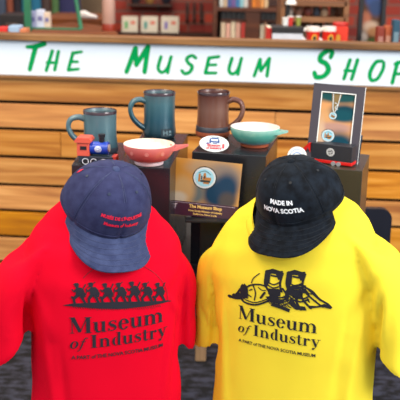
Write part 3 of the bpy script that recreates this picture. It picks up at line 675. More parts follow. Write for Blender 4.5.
# ---- pedestals
def pedestal(name_lbl, fr, br, width, z, px_is=None, depth=None, mt=None):
    """fr / br: front-right and back-right top corners (world xy); extends to the left by width"""
    fr = Vector((fr.x, fr.y)); br = Vector((br.x, br.y)); ay = (br - fr); L = ay.length if depth is None else depth; ay.normalize(); ax = Vector((ay.y, -ay.x))
    c = fr + ay * L / 2 - ax * width / 2
    t = tag(MB().box((0, 0, (z - TZ) / 2), (width, L, z - TZ), bev=.0015).build('pedestal', mt or m_box), name_lbl, 'pedestal', 'black display pedestals')
    t.location = (c.x, c.y, TZ + .0002); t.rotation_euler = (0, 0, math.atan2(ax.y, ax.x))
    return t
zA, zB, zC, zD = .869, .887, .890, .850
bfr = at_z(170, 168.5, zB); bbr = at_z(188, 134, zB)
pedB = pedestal('black pedestal block carrying the pink bowl and blue mug', bfr, bbr, .122, zB)
afl = at_z(71.5, 165, zA)
yawA = R(2)
pedA = tag(MB().box((0, 0, (zA - TZ) / 2), (.115, .26, zA - TZ), bev=.0015).build('pedestal', m_box), 'black pedestal block carrying the toy train and left mug', 'pedestal', 'black display pedestals')
pedA.location = (afl.x + .0575, afl.y + .13, TZ + .0002)
cfr = at_z(266, 156.5, zC); cbr = at_z(273.5, 144, zC)
pedC = pedestal('black pedestal block carrying the brown mug and teal bowl', cfr, cbr, .182, zC, depth=.24)
dfr = at_z(362.5, 171, zD); dbr = at_z(369.5, 155, zD)
pedD = pedestal('dark pedestal block carrying the toy truck and picture frame', dfr, dbr, .17, zD, depth=.19, mt=mat('brown_laminate', (62, 56, 46), .3, noise=.15, nscale=8))

# ---- mugs
def mug(name, label, px, py, z, H, r, glaze, inner, hside, rz=0, foot=None, band=None, stamp=False, grp='tall stoneware mugs'):
    b = at_z(px, py, z)
    t = thing('stoneware_mug', label, 'mug', (b.x, b.y, z + .0002), rz, grp)
    pr = [(r * .5, .004), (r * .92, .0), (r * 1.04, .006), (r * 1.07, .016), (r * 1.02, .03), (r * .98, H * .45), (r * .985, H * .8), (r, H - .006), (r * 1.01, H - .002), (r * .985, H), (r * .93, H - .002), (r * .91, H - .01), (r * .90, H * .5), (r * .88, .02), (r * .3, .012)]
    MB().lathe(pr, 56).build('body', glaze, t, smooth=60)
    MB().lathe([(r * .905, H - .012), (r * .94, H - .001), (r * .985, H + .0004), (r * 1.014, H - .002), (r * 1.01, H - .007)], 56, cap0=False, cap1=False).build('rim', inner, t, smooth=60)
    MB().lathe([(r * .1, .0135), (r * .885, .0215), (r * .905, H * .5), (r * .915, H - .011)], 56, cap0=True, cap1=False).build('lining', inner, t, smooth=60, fixn=False)
    if foot: MB().lathe([(r * .9, -.0001), (r * 1.05, .0035), (r * 1.085, .010), (r * 1.08, .017), (r * 1.03, .018)], 56, cap0=False, cap1=False).build('clay_foot', foot, t, smooth=60)
    if band: MB().lathe([(r * 1.06, .012), (r * 1.082, .014), (r * 1.05, .030), (r * 1.02, .031)], 56, cap0=False, cap1=False).build('dark_band', band, t, smooth=60)
    s = hside
    hp = catmull([(s * r * .93, 0, H * .80), (s * (r + .012), 0, H * .84), (s * (r + .030), 0, H * .79), (s * (r + .037), 0, H * .63), (s * (r + .030), 0, H * .44), (s * (r + .014), 0, H * .29), (s * r * .95, 0, H * .20)], 5)
    MB().tube(hp, [.0062 + .0035 * abs(i / (len(hp) - 1) - .5) * 2 * .6 for i in range(len(hp))], 12, flat=1.4).build('handle', glaze, t, smooth=60)
    MB().lathe([(.0, 0), (.007, .0), (.006, .004), (0, .0045)], 12, c=(s * (r + .012), 0, H * .28)).build('thumb_button', glaze, t, smooth=60) if stamp is None else None
    return t
teal = mat_ramp_z('teal_glaze', [(0, (44, 54, 60)), (.03, (62, 94, 104)), (.07, (84, 118, 126)), (.100, (90, 116, 122)), (.118, (84, 72, 76))], .32, metal=.15, bump=.25, coat=.3)
blue = mat_ramp_z('blue_glaze', [(0, (22, 48, 58)), (.05, (34, 80, 96)), (.09, (62, 104, 114)), (.112, (76, 102, 108)), (.124, (80, 66, 72))], .32, metal=.15, bump=.25, coat=.3)
brown = mat_ramp_z('brown_glaze', [(0, (84, 50, 36)), (.03, (108, 62, 44)), (.075, (120, 82, 68)), (.11, (92, 48, 36)), (.125, (64, 34, 32))], .32, metal=.15, bump=.2, coat=.3)
liner = mat('mug_lining', (60, 40, 48), .2, noise=.3, nscale=40, coat=.4)
liner2 = mat('mug_lining_brown', (54, 26, 28), .2, noise=.3, nscale=40, coat=.4)
clay = mat('orange_clay', (170, 84, 50), .8); dk = mat('dark_slip', (46, 48, 58), .5)
mL = mug('m', 'teal stoneware mug with left handle behind the toy train', 100.5, 152.5, zA, .108, .0415, teal, liner, -1, R(8), foot=dk)
mC = mug('m', 'tall blue-teal stoneware mug behind the pink bowl', 159.3, 136.6, zB, .120, .0415, blue, liner, -1, R(18))
mR = mug('m', 'tall brown stoneware mug with right handle and dark base band', 212.5, 136.6, zC, .121, .0420, brown, liner2, 1, R(-12), foot=clay, band=dk)
# stamp on blue mug
def cyl_place(r, rz, z0=0):
    def f(x, y):
        q = r + .0040 - (y + z0) * .09; return Vector((q * math.sin(x / r + rz), -q * math.cos(x / r + rz), y + z0))
    return f
st_ = rect2(-.016, 0, .016, .020)
flat_build('stamp_label', st_, mat('stamp_dark', (36, 50, 58), .4), cyl_place(.0418, .22, .008), mC)
flat_build('stamp_mark', [p for q_ in (rect2(-.011, .004, -.008, .016), rect2(-.002, .004, .001, .016), rect2(-.011, .009, .001, .0115), rect2(.004, .003, .012, .006), rect2(.005, .009, .012, .015)) for p in q_], mat('stamp_light', (104, 128, 134), .4), cyl_place(.0422, .22, .008), mC)

# ---- bowls
def bowl(label, px, py, z, r, H, outer, inner, foot, lug_side, lug_len, rz=0):
    b = at_z(px, py, z)
    t = thing('handled_bowl', label, 'bowl', (b.x, b.y, z + .0002), rz, 'handled pottery bowls')
    fr = r * .54
    pr = [(fr * .98, .008), (r * .74, .014), (r * .88, .025), (r * .965, H * .72), (r * .99, H - .002), (r * .985, H)]
    pin = [(r * .955, H + .0005), (r * .92, H * .72), (r * .82, .028), (r * .65, .017), (r * .3, .012)]
    MB().lathe(pr, 56, cap0=True, cap1=False).build('outside', outer, t, smooth=60, fixn=False)
    MB().lathe([pr[-1]] + pin, 56, cap0=False, cap1=True).build('inside', inner, t, smooth=60, fixn=False)
    MB().lathe([(fr * .95, 0), (fr * 1.04, .002), (fr * 1.04, .007), (fr, .0095)], 48).build('foot_ring', foot, t, smooth=60)
    s = lug_side
    g = [(s * r * .80, -.028), (s * (r + .004), -.017), (s * (r + lug_len), -.004), (s * (r + lug_len + .002), .002), (s * (r + .006), .014), (s * r * .82, .026)]
    mb = MB(); n = len(g)
    vs = [(x, y, H - .006 + max(0, abs(x) - r) * .16) for x, y in g] + [(x, y, H - .0135 + max(0, abs(x) - r) * .26) for x, y in g]
    # keep the lug outside the bowl wall
    mb.add(vs, [tuple(range(n)), tuple(range(2 * n - 1, n - 1, -1))] + [(i, (i + 1) % n, n + (i + 1) % n, n + i) for i in range(n)]).build('handle', outer, t)
    return t
pink = mat_ramp_z('pink_glaze', [(0, (216, 180, 190)), (.010, (190, 140, 156)), (.016, (196, 78, 78)), (.03, (206, 96, 90)), (.045, (210, 112, 106)), (.056, (186, 96, 92))], .3, namt=.12, coat=.3)
cream = mat('cream_glaze', (232, 206, 184), .3, rgb2=(250, 236, 220), nscale=60, coat=.3)
cream2 = mat('blush_glaze', (236, 210, 204), .3, rgb2=(206, 224, 214), nscale=16, coat=.3)
tealb = mat_ramp_z('green_teal_glaze', [(0, (160, 196, 194)), (.012, (140, 182, 192)), (.020, (84, 160, 150)), (.034, (86, 168, 152)), (.048, (150, 196, 182)), (.056, (104, 160, 146))], .3, nscale=50, namt=.35, coat=.3)
bP = bowl('pink pottery bowl with speckled inside, on its pedestal', 149, 164.0, zB, .0595, .048, pink, cream, mat('pink_foot', (226, 196, 198), .4), 1, .029, R(4))
bT = bowl('teal green pottery bowl with clay foot, left of black cap', 254.5, 146, zC, .063, .050, tealb, cream2, clay, 1, .021, R(-22))
# embossed rings on pink bowl
rel = []
for a in (-.75, -.1, .55):
    rel += ring2(a * .055, .034, .0042, .0042, .0014)
    rel += disc2(a * .055, .034, .0018)
flat_build('embossed_rings', rel, mat('pink_pale', (224, 140, 130), .35), lambda x, y: Vector((.0578 * math.sin(x / .055) * (1 + (y - .034) * 2.0), -.0578 * math.cos(x / .055) * (1 + (y - .034) * 2.0), y)), bP, seg=.003)

# ---- toy train
tp = at_z(78.5, 163.6, zA)
tr = thing('toy_train', 'small wooden toy train, red cab and blue boiler, beside left mug', 'toy train', (tp.x, tp.y + .012, zA + .0002), R(-6)); tr.scale = (1.0, 1.0, .94)
u = 1 / 425.0  # metre per picture px at this distance
m_red = mat('toy_red', (206, 58, 40), .4); m_blu = mat('toy_blue', (10, 62, 176), .3, coat=.3); m_bk = mat('toy_black', (24, 26, 32), .4); m_wh = mat('toy_white', (228, 232, 238), .4)
MB().box((.044, 0, .0125), (.084, .03, .017), bev=.002).build('chassis', mat('toy_slate', (40, 50, 64), .4), tr)
mb = MB(); mb.box((.014, 0, .040), (.030, .034, .038), bev=.0012); mb.prism([(-.005, .056), (.033, .056), (.034, .060), (.029, .068), (.0, .068), (-.006, .060)], -.021, .021); mb.build('cab', mat('toy_red_cab', (224, 92, 70), .45), tr)
MB().box((.015, -.0175, .042), (.015, .002, .009)).build('cab_window', m_bk, tr)
MB().tube([(.030, 0, .040), (.072, 0, .040)], .0165, 28, up=(0, 0, 1)).build('boiler', m_blu, tr, smooth=50)
MB().lathe([(.004, 0), (.0065, .0), (.0065, .014), (.0082, .015), (.0082, .022), (.004, .022)], 20, c=(.056, 0, .054)).build('chimney', m_bk, tr, smooth=50)
MB().box((.0875, 0, .013), (.012, .028, .020), bev=.002).build('buffer', m_red, tr)
MB().tube([(.072, 0, .040), (.0745, 0, .040)], .010, 20, up=(0, 0, 1)).build('smokebox_door', mat('toy_brass', (196, 170, 150), .4), tr, smooth=50)
for x in (.020, .040, .064):
    for s in (-1, 1):
        wl = MB().tube([(x, s * .015, .0085), (x, s * .019, .0085)], .0085, 20, up=(0, 0, 1)).build('wheel', m_bk, tr, smooth=50)
        flat_build('wheel_rim', ring2(0, 0, .0082, .0082, .0018), m_wh, lambda X, Y, x=x, s=s: Vector((x + X, s * .0193, .0085 + Y)), tr if False else wl)
def boil(X, Y):
    a = Y / .0165; return Vector((.050 + X, -.0169 * math.cos(a), .040 + .0169 * math.sin(a)))
flat_build('emblem', disc2(0, 0, .0085) , m_wh, boil, tr)
def boil2(X, Y):
    a = Y / .0165; return Vector((.050 + X, -.0172 * math.cos(a), .040 + .0172 * math.sin(a)))
flat_build('emblem_pattern', ring2(0, 0, .0068, .0068, .0008) + stroke2([(-.004, .001), (0, .003), (.004, 0), (.001, -.003)], .001) + rect2(-.004, -.0035, .003, -.0025), m_blu, boil2, tr)

# ---- toy truck
kp = at_z(351.5, 168.0, zD)
ky = pedD.rotation_euler.z
tk = thing('toy_truck', 'black and red toy truck in front of the picture frame', 'toy truck', (kp.x, kp.y, zD + .0002), R(-28)); tk.scale = (1.14, 1, 1)
m_tr = mat('trailer_black', (40, 42, 50), .45)
MB().box((-.048, .018, .032), (.094, .036, .041), bev=.0012).build('trailer', m_tr, tk)
MB().box((-.050, .018, .0075), (.099, .036, .0085), bev=.001).build('chassis', mat('truck_red', (222, 26, 22), .4), tk)
mb = MB(); mb.prism([(-.124, .003), (-.098, .003), (-.098, .050), (-.102, .050), (-.117, .032), (-.124, .021)], .001, .035); mb.build('cab', mat('truck_red', (222, 26, 22), .4), tk)
MB().prism([(-.112, .024), (-.101, .024), (-.101, .033), (-.105, .033)], -.0003, .001).build('cab_window', m_bk, tk)
for x in (-.030, -.042, -.112):
    for y in (-.001, .037):
        MB().tube([(x, y - .002, .0052), (x, y + .002, .0052)], .0052, 16, up=(0, 0, 1)).build('wheel', mat('wheel_grey', (150, 152, 156), .4), tk, smooth=50)
flat_build('emblem', disc2(-.050, .033, .0095, .0105), mat('emblem_grey', (214, 214, 214), .5), lambda X, Y: Vector((X, -.0006, Y)), tk)
flat_build('emblem_pattern', rect2(-.0565, .0335, -.0435, .0355) + rect2(-.056, .0295, -.044, .0310) + rect2(-.0545, .0375, -.0455, .0390) + rect2(-.054, .0258, -.046, .0268), m_tr, lambda X, Y: Vector((X, -.0009, Y)), tk)

# ---- picture frame leaning behind truck
fb = at_z(331, 160, zD)
fYaw = R(-9); LEAN = R(-9)
YF = dfr.y + .075
BLc = at(306, 158, YF); BRc = at(357.5, 160, YF); 
FW = (BRc - BLc).length * 1.0; FH = .195
pfm = thing('framed_picture', 'slate mat card with glass pendant picture, leaning behind the truck', 'picture', ((BLc.x + BRc.x) / 2, YF, zD + .003), (R(-12), R(3.2), R(-6)))
FW = .129; FH = .195; FB = .021
m_mat_ = mat('slate_mat_board', (62, 56, 64), .7)
mb = MB()
mb.box((-FW / 2 + FB / 2, 0, FH / 2), (FB, .005, FH)); mb.box((FW / 2 - FB / 2, 0, FH / 2), (FB, .005, FH))
mb.box((0, 0, FB * .4), (FW - 2 * FB, .005, FB * .8)); mb.box((0, 0, FH - FB * .45), (FW - 2 * FB, .005, FB * .9)); mb.build('mat_board', m_mat_, pfm)
IW, IH0, IH1 = FW / 2 - FB, FB * .8, FH - FB * .9
mw = mat('bevel_white', (236, 236, 230), .5)
mb = MB(); b_ = .0022
mb.box((-IW + b_ / 2, .0002, (IH0 + IH1) / 2), (b_, .0054, IH1 - IH0)); mb.box((IW - b_ / 2, .0002, (IH0 + IH1) / 2), (b_, .0054, IH1 - IH0))
mb.box((0, .0002, IH1 - b_ / 2), (2 * IW, .0054, b_)); mb.build('white_bevel', mw, pfm)
mb = MB(); mb.box((FW / 2 + .0006, 0, FH / 2), (.0013, .0055, FH)); mb.build('edge', mw, pfm)
ph = mat_blobs('pendant_photo', (226, 160, 100), [(.0, .165, .10, .022, (26, 84, 84)), (.02, .128, .055, .030, (10, 70, 84)), (.012, .118, .06, .022, (14, 84, 96)), (-.03, .10, .03, .05, (236, 176, 116)), (.0, .088, .06, .018, (206, 158, 140)), (.012, .045, .062, .046, (14, 74, 92)), (.03, .035, .03, .02, (20, 130, 150)), (-.038, .05, .02, .08, (236, 196, 160))])
MB().box((0, .0022, (IH0 + IH1) / 2), (2 * IW, .002, IH1 - IH0)).build('printed_photo', ph, pfm)
# pendants printed
yq = .0010
ws = mat('pendant_silver', (200, 206, 206), .3); wg = mat('pendant_gold', (176, 116, 50), .35); wb = mat('pendant_ink', (40, 50, 44), .4); wbl = mat('pendant_sky', (150, 200, 214), .3)
pl_ = lambda off: (lambda X, Y: Vector((X, yq - off, Y)))
def pendant_art(cx, cz, r, parent, base=0.0, plc=pl_):
    flat_build('pendant_outline', disc2(cx, cz, r * 1.1, r * 1.05, 28), wb, plc(base - .0002), parent)
    flat_build('pendant_rim', disc2(cx, cz, r, r * .95, 28), ws, plc(base + .0000), parent)
    flat_build('pendant_sky', disc2(cx, cz, r * .84, r * .79, 28), wbl, plc(base + .0003), parent)
    flat_build('pendant_mine', xf2(rect2(-.2, -.12, .66, .18) + rect2(-.62, -.3, -.4, .5) + [[Vector(q_) for q_ in ((-.16, .1), (.16, .1), (.12, .52), (.0, .66), (-.12, .52))]] + rect2(-.1, -.48, .5, -.30), r * .9, cx, cz - r * .1), wg, plc(base + .0006), parent)
    flat_build('pendant_ground', xf2(rect2(-.38, -.34, .6, -.14) + rect2(-.06, .02, .06, .3) + rect2(-.34, -.1, -.24, .3) + stroke2([(-.6, .55), (0, .78), (.6, .45)], .05), r * .9, cx, cz - r * .08), wb, plc(base + .0009), parent)
pendant_art(-.016, .066, .0160, pfm)
pendant_art(-.009, .117, .0095, pfm)
flat_build('pendant_strap', [[Vector((-.017, IH1 - .003)), Vector((-.012, .125)), Vector((-.005, .125)), Vector((.009, IH1 - .003))]], mat('strap_brown', (120, 96, 50), .5), pl_(.0001), pfm)
flat_build('pendant_strap', stroke2([(-.013, IH1 - .004), (-.011, .138), (-.008, .126)], .002) + stroke2([(.005, IH1 - .004), (.0, .14), (-.006, .126)], .002) + stroke2([(-.008, .15), (0, .146), (-.006, .138), (.001, .134)], .0016), ws, pl_(.0004), pfm)
mb = MB(); mb.box((.046, .02, .035), (.05, .004, .085), M=Matrix.Rotation(R(22), 3, 'X')); mb.build('easel_back', mat('easel_slate', (46, 60, 80), .6), pfm)

# ---- plaque / card leaning on pedestal C
PT = [at(171, 157, cfr.y - .012), at(241.5, 163, cfr.y - .012)]
cyaw = pedC.rotation_euler.z
pq0 = at(168.5, 214, cfr.y - .035); pq1 = at(240, 222, cfr.y - .035)
PW = .168; PH = .137
mid = (PT[0] + PT[1]) / 2
plq = thing('mounted_card', 'picture card of coal mine pendant with maroon caption strip, leaning on pedestal', 'card', (mid.x - .007, mid.y - .022, mid.z - PH + .001), (R(-9), R(3.2), cyaw * .6))
SH = .034
ph2 = mat_blobs('card_photo', (214, 160, 90), [(-.06, .10, .05, .06, (222, 150, 60)), (.0, .118, .07, .03, (196, 160, 120)), (.045, .10, .06, .05, (150, 134, 122)), (.03, .058, .055, .05, (24, 66, 96)), (.052, .075, .04, .05, (36, 70, 100)), (-.022, .055, .03, .035, (110, 120, 120)), (-.052, .06, .04, .05, (224, 176, 116)), (.056, .045, .03, .03, (90, 84, 84)), (-.062, .042, .03, .02, (226, 206, 180))])
MB().box((0, 0, (PH + SH) / 2), (PW, .003, PH - SH)).build('printed_photo', ph2, plq)
mm_ = mat('maroon_strip', (58, 22, 44), .35, coat=.3)
MB().box((0, 0, SH / 2), (PW, .0032, SH)).build('caption_strip', mm_, plq)
pl2 = lambda off: (lambda X, Y: Vector((X, -.0019 - off, Y)))
gold = mat('gold_lettering', (240, 200, 110), .5); pale = mat('pale_line', (206, 190, 200), .5)
flat_build('caption_border', rect2(-.0770, SH - .0035, .077, SH - .0028) + rect2(-.077, .003, -.0764, SH - .003), pale, pl2(0), plq)
flat_build('caption_text', xf2(font_polys('The Museum Shop', .0105, .0004), 1, .006, SH - .0135) + xf2(font_polys('Nova Scotia Museum of Industry', .0062, .0002), 1, .006, SH - .0225) + xf2(font_polys('Stellarton, Nova Scotia', .0062, .0002), 1, .006, SH - .0300), gold, pl2(0), plq, seg=.02)
flat_build('caption_logo', xf2(stroke2([(-.4, .5), (.4, .5)], .25) + stroke2([(0, .5), (.15, -.1), (-.2, -.5)], .14) + stroke2([(.2, .3), (-.3, -.1), (.1, -.6)], .12), .010, -.068, SH - .013), pale, pl2(0), plq)
flat_build('caption_logo', disc2(-.0715, SH - .0075, .0018), mat('logo_red', (210, 40, 50), .5), pl2(.0003), plq)
pl3 = lambda off: (lambda X, Y: Vector((X, -.0017 - off, Y)))
pendant_art(-.003, .095, .0268, plq, 0, pl3)
# little black easel under card
ea = thing('card_stand', 'small black stand holding up the picture card', 'stand', (plq.location.x + .02, plq.location.y - .012, TZ + .0002))
hz = plq.location.z - TZ
MB().box((0, 0, hz - .004), (.12, .03, .006), bev=.001).build('ledge', m_bk, ea)
MB().box((0, .02, (hz - .006) / 2), (.05, .012, hz - .008), bev=.001).build('post', m_bk, ea)
MB().box((0, .0, .003), (.12, .07, .006), bev=.001).build('base', m_bk, ea)

# ---- oval sticker magnet
op = at_z(213.5, 152.6, zC)
ov = thing('oval_magnet', 'white oval souvenir magnet leaning against the brown mug', 'magnet', (op.x, op.y + .004, zC + .0008), (R(-22), R(2), R(-4)))
oval = disc2(0, .0203, .0362, .0200, 48)[0]
MB().prism([(v.x, v.y) for v in oval], 0, .0022).build('disc', mat('magnet_white', (236, 240, 236), .35, coat=.3), ov)
pv = lambda off: (lambda X, Y: Vector((X, -.0002 - off, Y)))
flat_build('green_ring', ring2(0, .0215, .0285, .0165, .0010, n=48, a0=R(15), a1=R(165)), mat('magnet_green', (60, 110, 80), .5), pv(0), ov)
flat_build('building_print', rect2(-.012, .024, .013, .027) + [[Vector(p) for p in ((-.010, .032), (.008, .032), (.012, .0355), (-.006, .0355))]] + rect2(-.012, .021, -.008, .033) + rect2(.009, .022, .0125, .032) + rect2(-.019, .018, -.013, .0225) + rect2(-.004, .0205, .008, .023), mat('magnet_blue', (36, 78, 150), .5), pv(.0002), ov)
flat_build('red_lettering', xf2(font_polys('Museum', .0095, .0004), 1, 0, .0135, R(2)) + xf2(font_polys('of Industry', .0085, .0004), 1, 0, .0070, R(2)) + rect2(.020, .010, .0255, .021), mat('magnet_red', (206, 70, 80), .5), pv(.0004), ov, seg=.02)
# ---- round badge behind black cap
rp_ = at_z(298, 166, .862)
YB = 2.02
bc0 = at(297, 158, YB); bt = at(297, 146.8, YB)
rb = thing('round_badge', 'round white badge with blue emblem behind the black cap', 'badge', (bc0.x, YB, bc0.z - (bt.z - bc0.z) * .05), (R(-10), 0, R(-5))); rb.location.z += .003
r_ = .0235; zz0 = bt.z - rb.location.z - r_
MB().prism([(v.x, v.y) for v in disc2(0, zz0, r_, r_, 40)[0]], 0, .003).build('disc', mat('magnet_white', (236, 240, 236), .35, coat=.3), rb)
flat_build('emblem', ring2(0, zz0, .0175, .0175, .001, n=36) + ring2(0, zz0 - .002, .012, .012, .0022, n=24, a0=.3, a1=PI - .3) + rect2(-.009, zz0 - .004, .009, zz0 + .001) , mat('badge_blue', (130, 160, 210), .5), lambda X, Y: Vector((X, -.0004, Y)), rb)
hb = rb.location.z + zz0 - r_ - TZ
pb_ = tag(MB().box((0, 0, hb / 2), (.09, .05, hb), bev=.0015).build('pedestal', m_box), 'small black block under the round badge, behind the black cap', 'pedestal')
pb_.location = (rb.location.x - .005, rb.location.y + .012, TZ + .0002)

# ================================================================== SHIRTS ON FORMS
def fabric(name, rgb, bump=.25, sc=900):
    m = bpy.data.materials.new(name); m.use_nodes = True; nt = m.node_tree; P = nt.nodes['Principled BSDF']
    P.inputs['Roughness'].default_value = .85; P.inputs['Base Color'].default_value = (*lin(rgb), 1); P.inputs['Specular IOR Level'].default_value = .08
    tc = nt.nodes.new('ShaderNodeTexCoord')
    wv = nt.nodes.new('ShaderNodeTexWave'); wv.bands_direction = 'X'; wv.inputs['Scale'].default_value = sc / 6; wv.inputs['Distortion'].default_value = 1.0
    n = nt.nodes.new('ShaderNodeTexNoise'); n.inputs['Scale'].default_value = sc; nt.links.new(tc.outputs['Object'], n.inputs['Vector']); nt.links.new(tc.outputs['Object'], wv.inputs['Vector'])
    ad = nt.nodes.new('ShaderNodeMath'); nt.links.new(wv.outputs[1], ad.inputs[0]); nt.links.new(n.outputs[0], ad.inputs[1])
    bn = nt.nodes.new('ShaderNodeBump'); bn.inputs['Strength'].default_value = bump; bn.inputs['Distance'].default_value = .0006
    nt.links.new(ad.outputs[0], bn.inputs['Height']); nt.links.new(bn.outputs[0], P.inputs['Normal'])
    return m
def interp(tab, z):
    for a, b in zip(tab[:-1], tab[1:]):
        if a[0] <= z <= b[0]:
            t = (z - a[0]) / (b[0] - a[0]); t = t * t * (3 - 2 * t) * .5 + t * .5
            return [a[i] + (b[i] - a[i]) * t for i in range(1, len(a))]
    return list(tab[-1][1:]) if z > tab[-1][0] else list(tab[0][1:])
def sm01(t):
    t = max(0, min(1, t)); return t * t * (3 - 2 * t)
def torso_rings(tab, off=0, zs=None, n=64, sl=None):
    rg = []; k, lean = sl if sl else (0, 0)
    for z in zs:
        a, b, yc = interp(tab, z); a -= off; b -= off; u_ = sm01((z - .50) / .25)
        r = []
        for j in range(n):
            t = 2 * PI * j / n; c, s = math.cos(t), math.sin(t); e = .82
            X = a * math.copysign(abs(c) ** e, c)
            r.append((X + lean * u_, yc + b * math.copysign(abs(s) ** e, s), z + k * X * u_))
        rg.append(r)
    return rg
def make_shirt(P):
    s = P
    top = s['top']
    tab = [(z, a, b, yc) for z, a, b, yc in s['tab']]
    mb = MB()
    zs = [tab[0][0] + (tab[-1][0] - tab[0][0]) * i / 40 for i in range(41)]
    mb.rings(torso_rings(tab, 0, zs, sl=s['sl']))
    for side in (-1, 1):
        path = s['sleeve_l'] if side < 0 else s['sleeve_r']     # (x, y, z, rx, ry)
        q = []
        pts = catmull([Vector((p[0], p[1], p[2])) for p in path], 5); rx = catmull([Vector((p[3], p[4], 0)) for p in path], 5)
        hem = s['hem_l'] if side < 0 else s['hem_r']            # inner-outer slope of the hem
        rg = []
        for i, (p, r) in enumerate(zip(pts, rx)):
            f = i / (len(pts) - 1); ring = []
            for j in range(32):
                t = 2 * PI * j / 32; dx = r.x * math.cos(t); dy = r.y * math.sin(t)
                X = side * (p.x + dx); u_ = sm01((p.z - .50) / .25)
                ring.append((X + s['sl'][1] * u_, p.y + dy, p.z - (dx * s['tilt0'] * (1 - f) + f * dx * hem) + s['sl'][0] * X * u_))
            rg.append(ring)
        mb.rings(rg)
    o = mb.build('shirt_body', s['mat'])
    md = o.modifiers.new('r', 'REMESH'); md.mode = 'VOXEL'; md.voxel_size = .0055
    md = o.modifiers.new('s', 'SMOOTH'); md.factor = .5; md.iterations = 9
    dg = bpy.context.evaluated_depsgraph_get(); me = bpy.data.meshes.new_from_object(o.evaluated_get(dg)); bpy.data.objects.remove(o)
    bm = bmesh.new(); bm.from_mesh(me)
    # folds
    bm.normal_update()
    for v in bm.verts:
        d = 0
        for (x0, z0, x1, z1, wd, amp, yy) in s['folds']:
            if (yy < 0) != (v.co.y < tab[0][3] + .02): continue
            ax = Vector((x1 - x0, z1 - z0)); L = ax.length; ax /= L; r_ = Vector((v.co.x - x0, v.co.z - z0)); t = r_.dot(ax) / L
            if t < -.2 or t > 1.2: continue
            pd = abs(r_.x * ax.y - r_.y * ax.x); w2 = wd * (.6 + .8 * max(0, min(1, t)))
            env = max(0, math.sin(PI * max(0, min(1, (t + .2) / 1.4))))
            d += amp * env * math.exp(-(pd / w2) ** 2)
        v.co += v.normal * d
    # slight wrinkles of the hanging cloth
    from mathutils import noise as mno
    for v in bm.verts:
        q = Vector((v.co.x * 16 + s['seed'], v.co.y * 8, v.co.z * 7)); e = min(1, max(0, (abs(v.co.x) - .07) / .08))
        v.co += v.normal * (mno.noise(q) * .0014 + (mno.noise(q * 1.7) * .0045) * e)
    # openings: bottom and sleeve ends, neck
    zb = tab[0][0] + .01
    dl = [f for f in bm.faces if f.calc_center_median().z < zb and f.normal.z < -.5]
    K, LN = s['sl']; nx, nz, nf, nb = s['neck']
    for v in bm.verts:
        xx = v.co.x - LN; zz = v.co.z - K * xx
        if zz > nz - .15:
            drop = nf if v.co.y < s['necky'] else nb
            dz = min(zz, nz) - nz; g = math.sqrt((xx / nx) ** 2 + (dz / drop) ** 2)
            if abs(g - 1) < .05: v.co.x = LN + xx / g; v.co.z += dz / g - dz
    for f in bm.faces:
        c = f.calc_center_median()
        if abs(c.x) > s['slx'] and c.z < s['hemz'] and f.normal.z < -.62: dl.append(f)
        nx, nz, nf, nb = s['neck']
        drop = nf if f.normal.y < 0 or c.y < s['necky'] else nb
        cx_ = c.x - LN; cz_ = c.z - K * cx_
        if cz_ > nz - drop - .01 and (cx_ / nx) ** 2 + ((min(cz_, nz) - nz) / drop) ** 2 < 1: dl.append(f)
    bmesh.ops.delete(bm, geom=list(set(dl)), context='FACES')
    # drop small islands
    bm.to_mesh(me); bm.free()
    for p in me.polygons: p.use_smooth = True
    me.materials.clear(); me.materials.append(s['mat']); me.name = 'shirt_body'
    return me
def shirt(P):
    loc, yaw = P['loc'], P['yaw']
    root = thing('t_shirt', P['label'], 't-shirt', loc, (P.get('pitch', 0), P.get('roll', 0), yaw), None)
    root.scale = (P.get('k', 1),) * 3
    me = make_shirt(P); o = bpy.data.objects.new('shirt_body', me); COL.objects.link(o); o.parent = root
    bvh = BVHTree.FromPolygons([v.co for v in me.vertices], [tuple(p.vertices) for p in me.polygons])
    nx, nz, nf, nb = P['neck']
    def front(x, z, off=.0008, back=False):
        d = Vector((0, -1 if back else 1, 0)); h = bvh.ray_cast(Vector((x, .5 if back else -.5, z)), d)
        if h[0] is None: return None
        return h[0] + (h[1] if h[1].dot(d) < 0 else -h[1]) * off
    # collar band
    N = 72; inner = []; outer = []
    for i in range(N):
        a = 2 * PI * i / N; c, sn = math.cos(a), math.sin(a)
        def pt(k):
            X = (nx + k) * c; back = sn > 0
            if back: Z = nz - (nb + k) * sn
            else: Z = nz + (nf + k) * sn
            p = front(X + P['sl'][1], Z + P['sl'][0] * X, .0, back)
            return p
        a_ = pt(.003); b_ = pt(.019)
        inner.append(a_); outer.append(b_)
    def fill(l):
        for i in range(len(l)):
            if l[i] is None:
                j = 1
                while l[(i - j) % N] is None and l[(i + j) % N] is None: j += 1
                l[i] = (l[(i - j) % N] or l[(i + j) % N]).copy()
        for _ in range(4): l[:] = [(l[i - 1] + l[i] * 2 + l[(i + 1) % N]) / 4 for i in range(N)]
    fill(inner); fill(outer)
    cen = Vector((0, P['necky'], nz - nf * .4))
    mb = MB(); rg = []
    for i in range(N):
        a_, b_ = inner[i], outer[i]; up = ((a_ + b_) / 2 - cen); up = up.normalized(); nn = Vector((0, -1 if math.sin(2 * PI * i / N) < 0 else 1, .6)).normalized()
        rg.append([a_ + nn * .0035, a_ - nn * .003, b_ - nn * .003, b_ + nn * .0022, (a_ + b_) / 2 + nn * .0038])
    rg.append(rg[0]); mb.rings(rg, False, False).build('collar', P['mat'], root, smooth=70, weld=.0001)
    return root, front, bvh
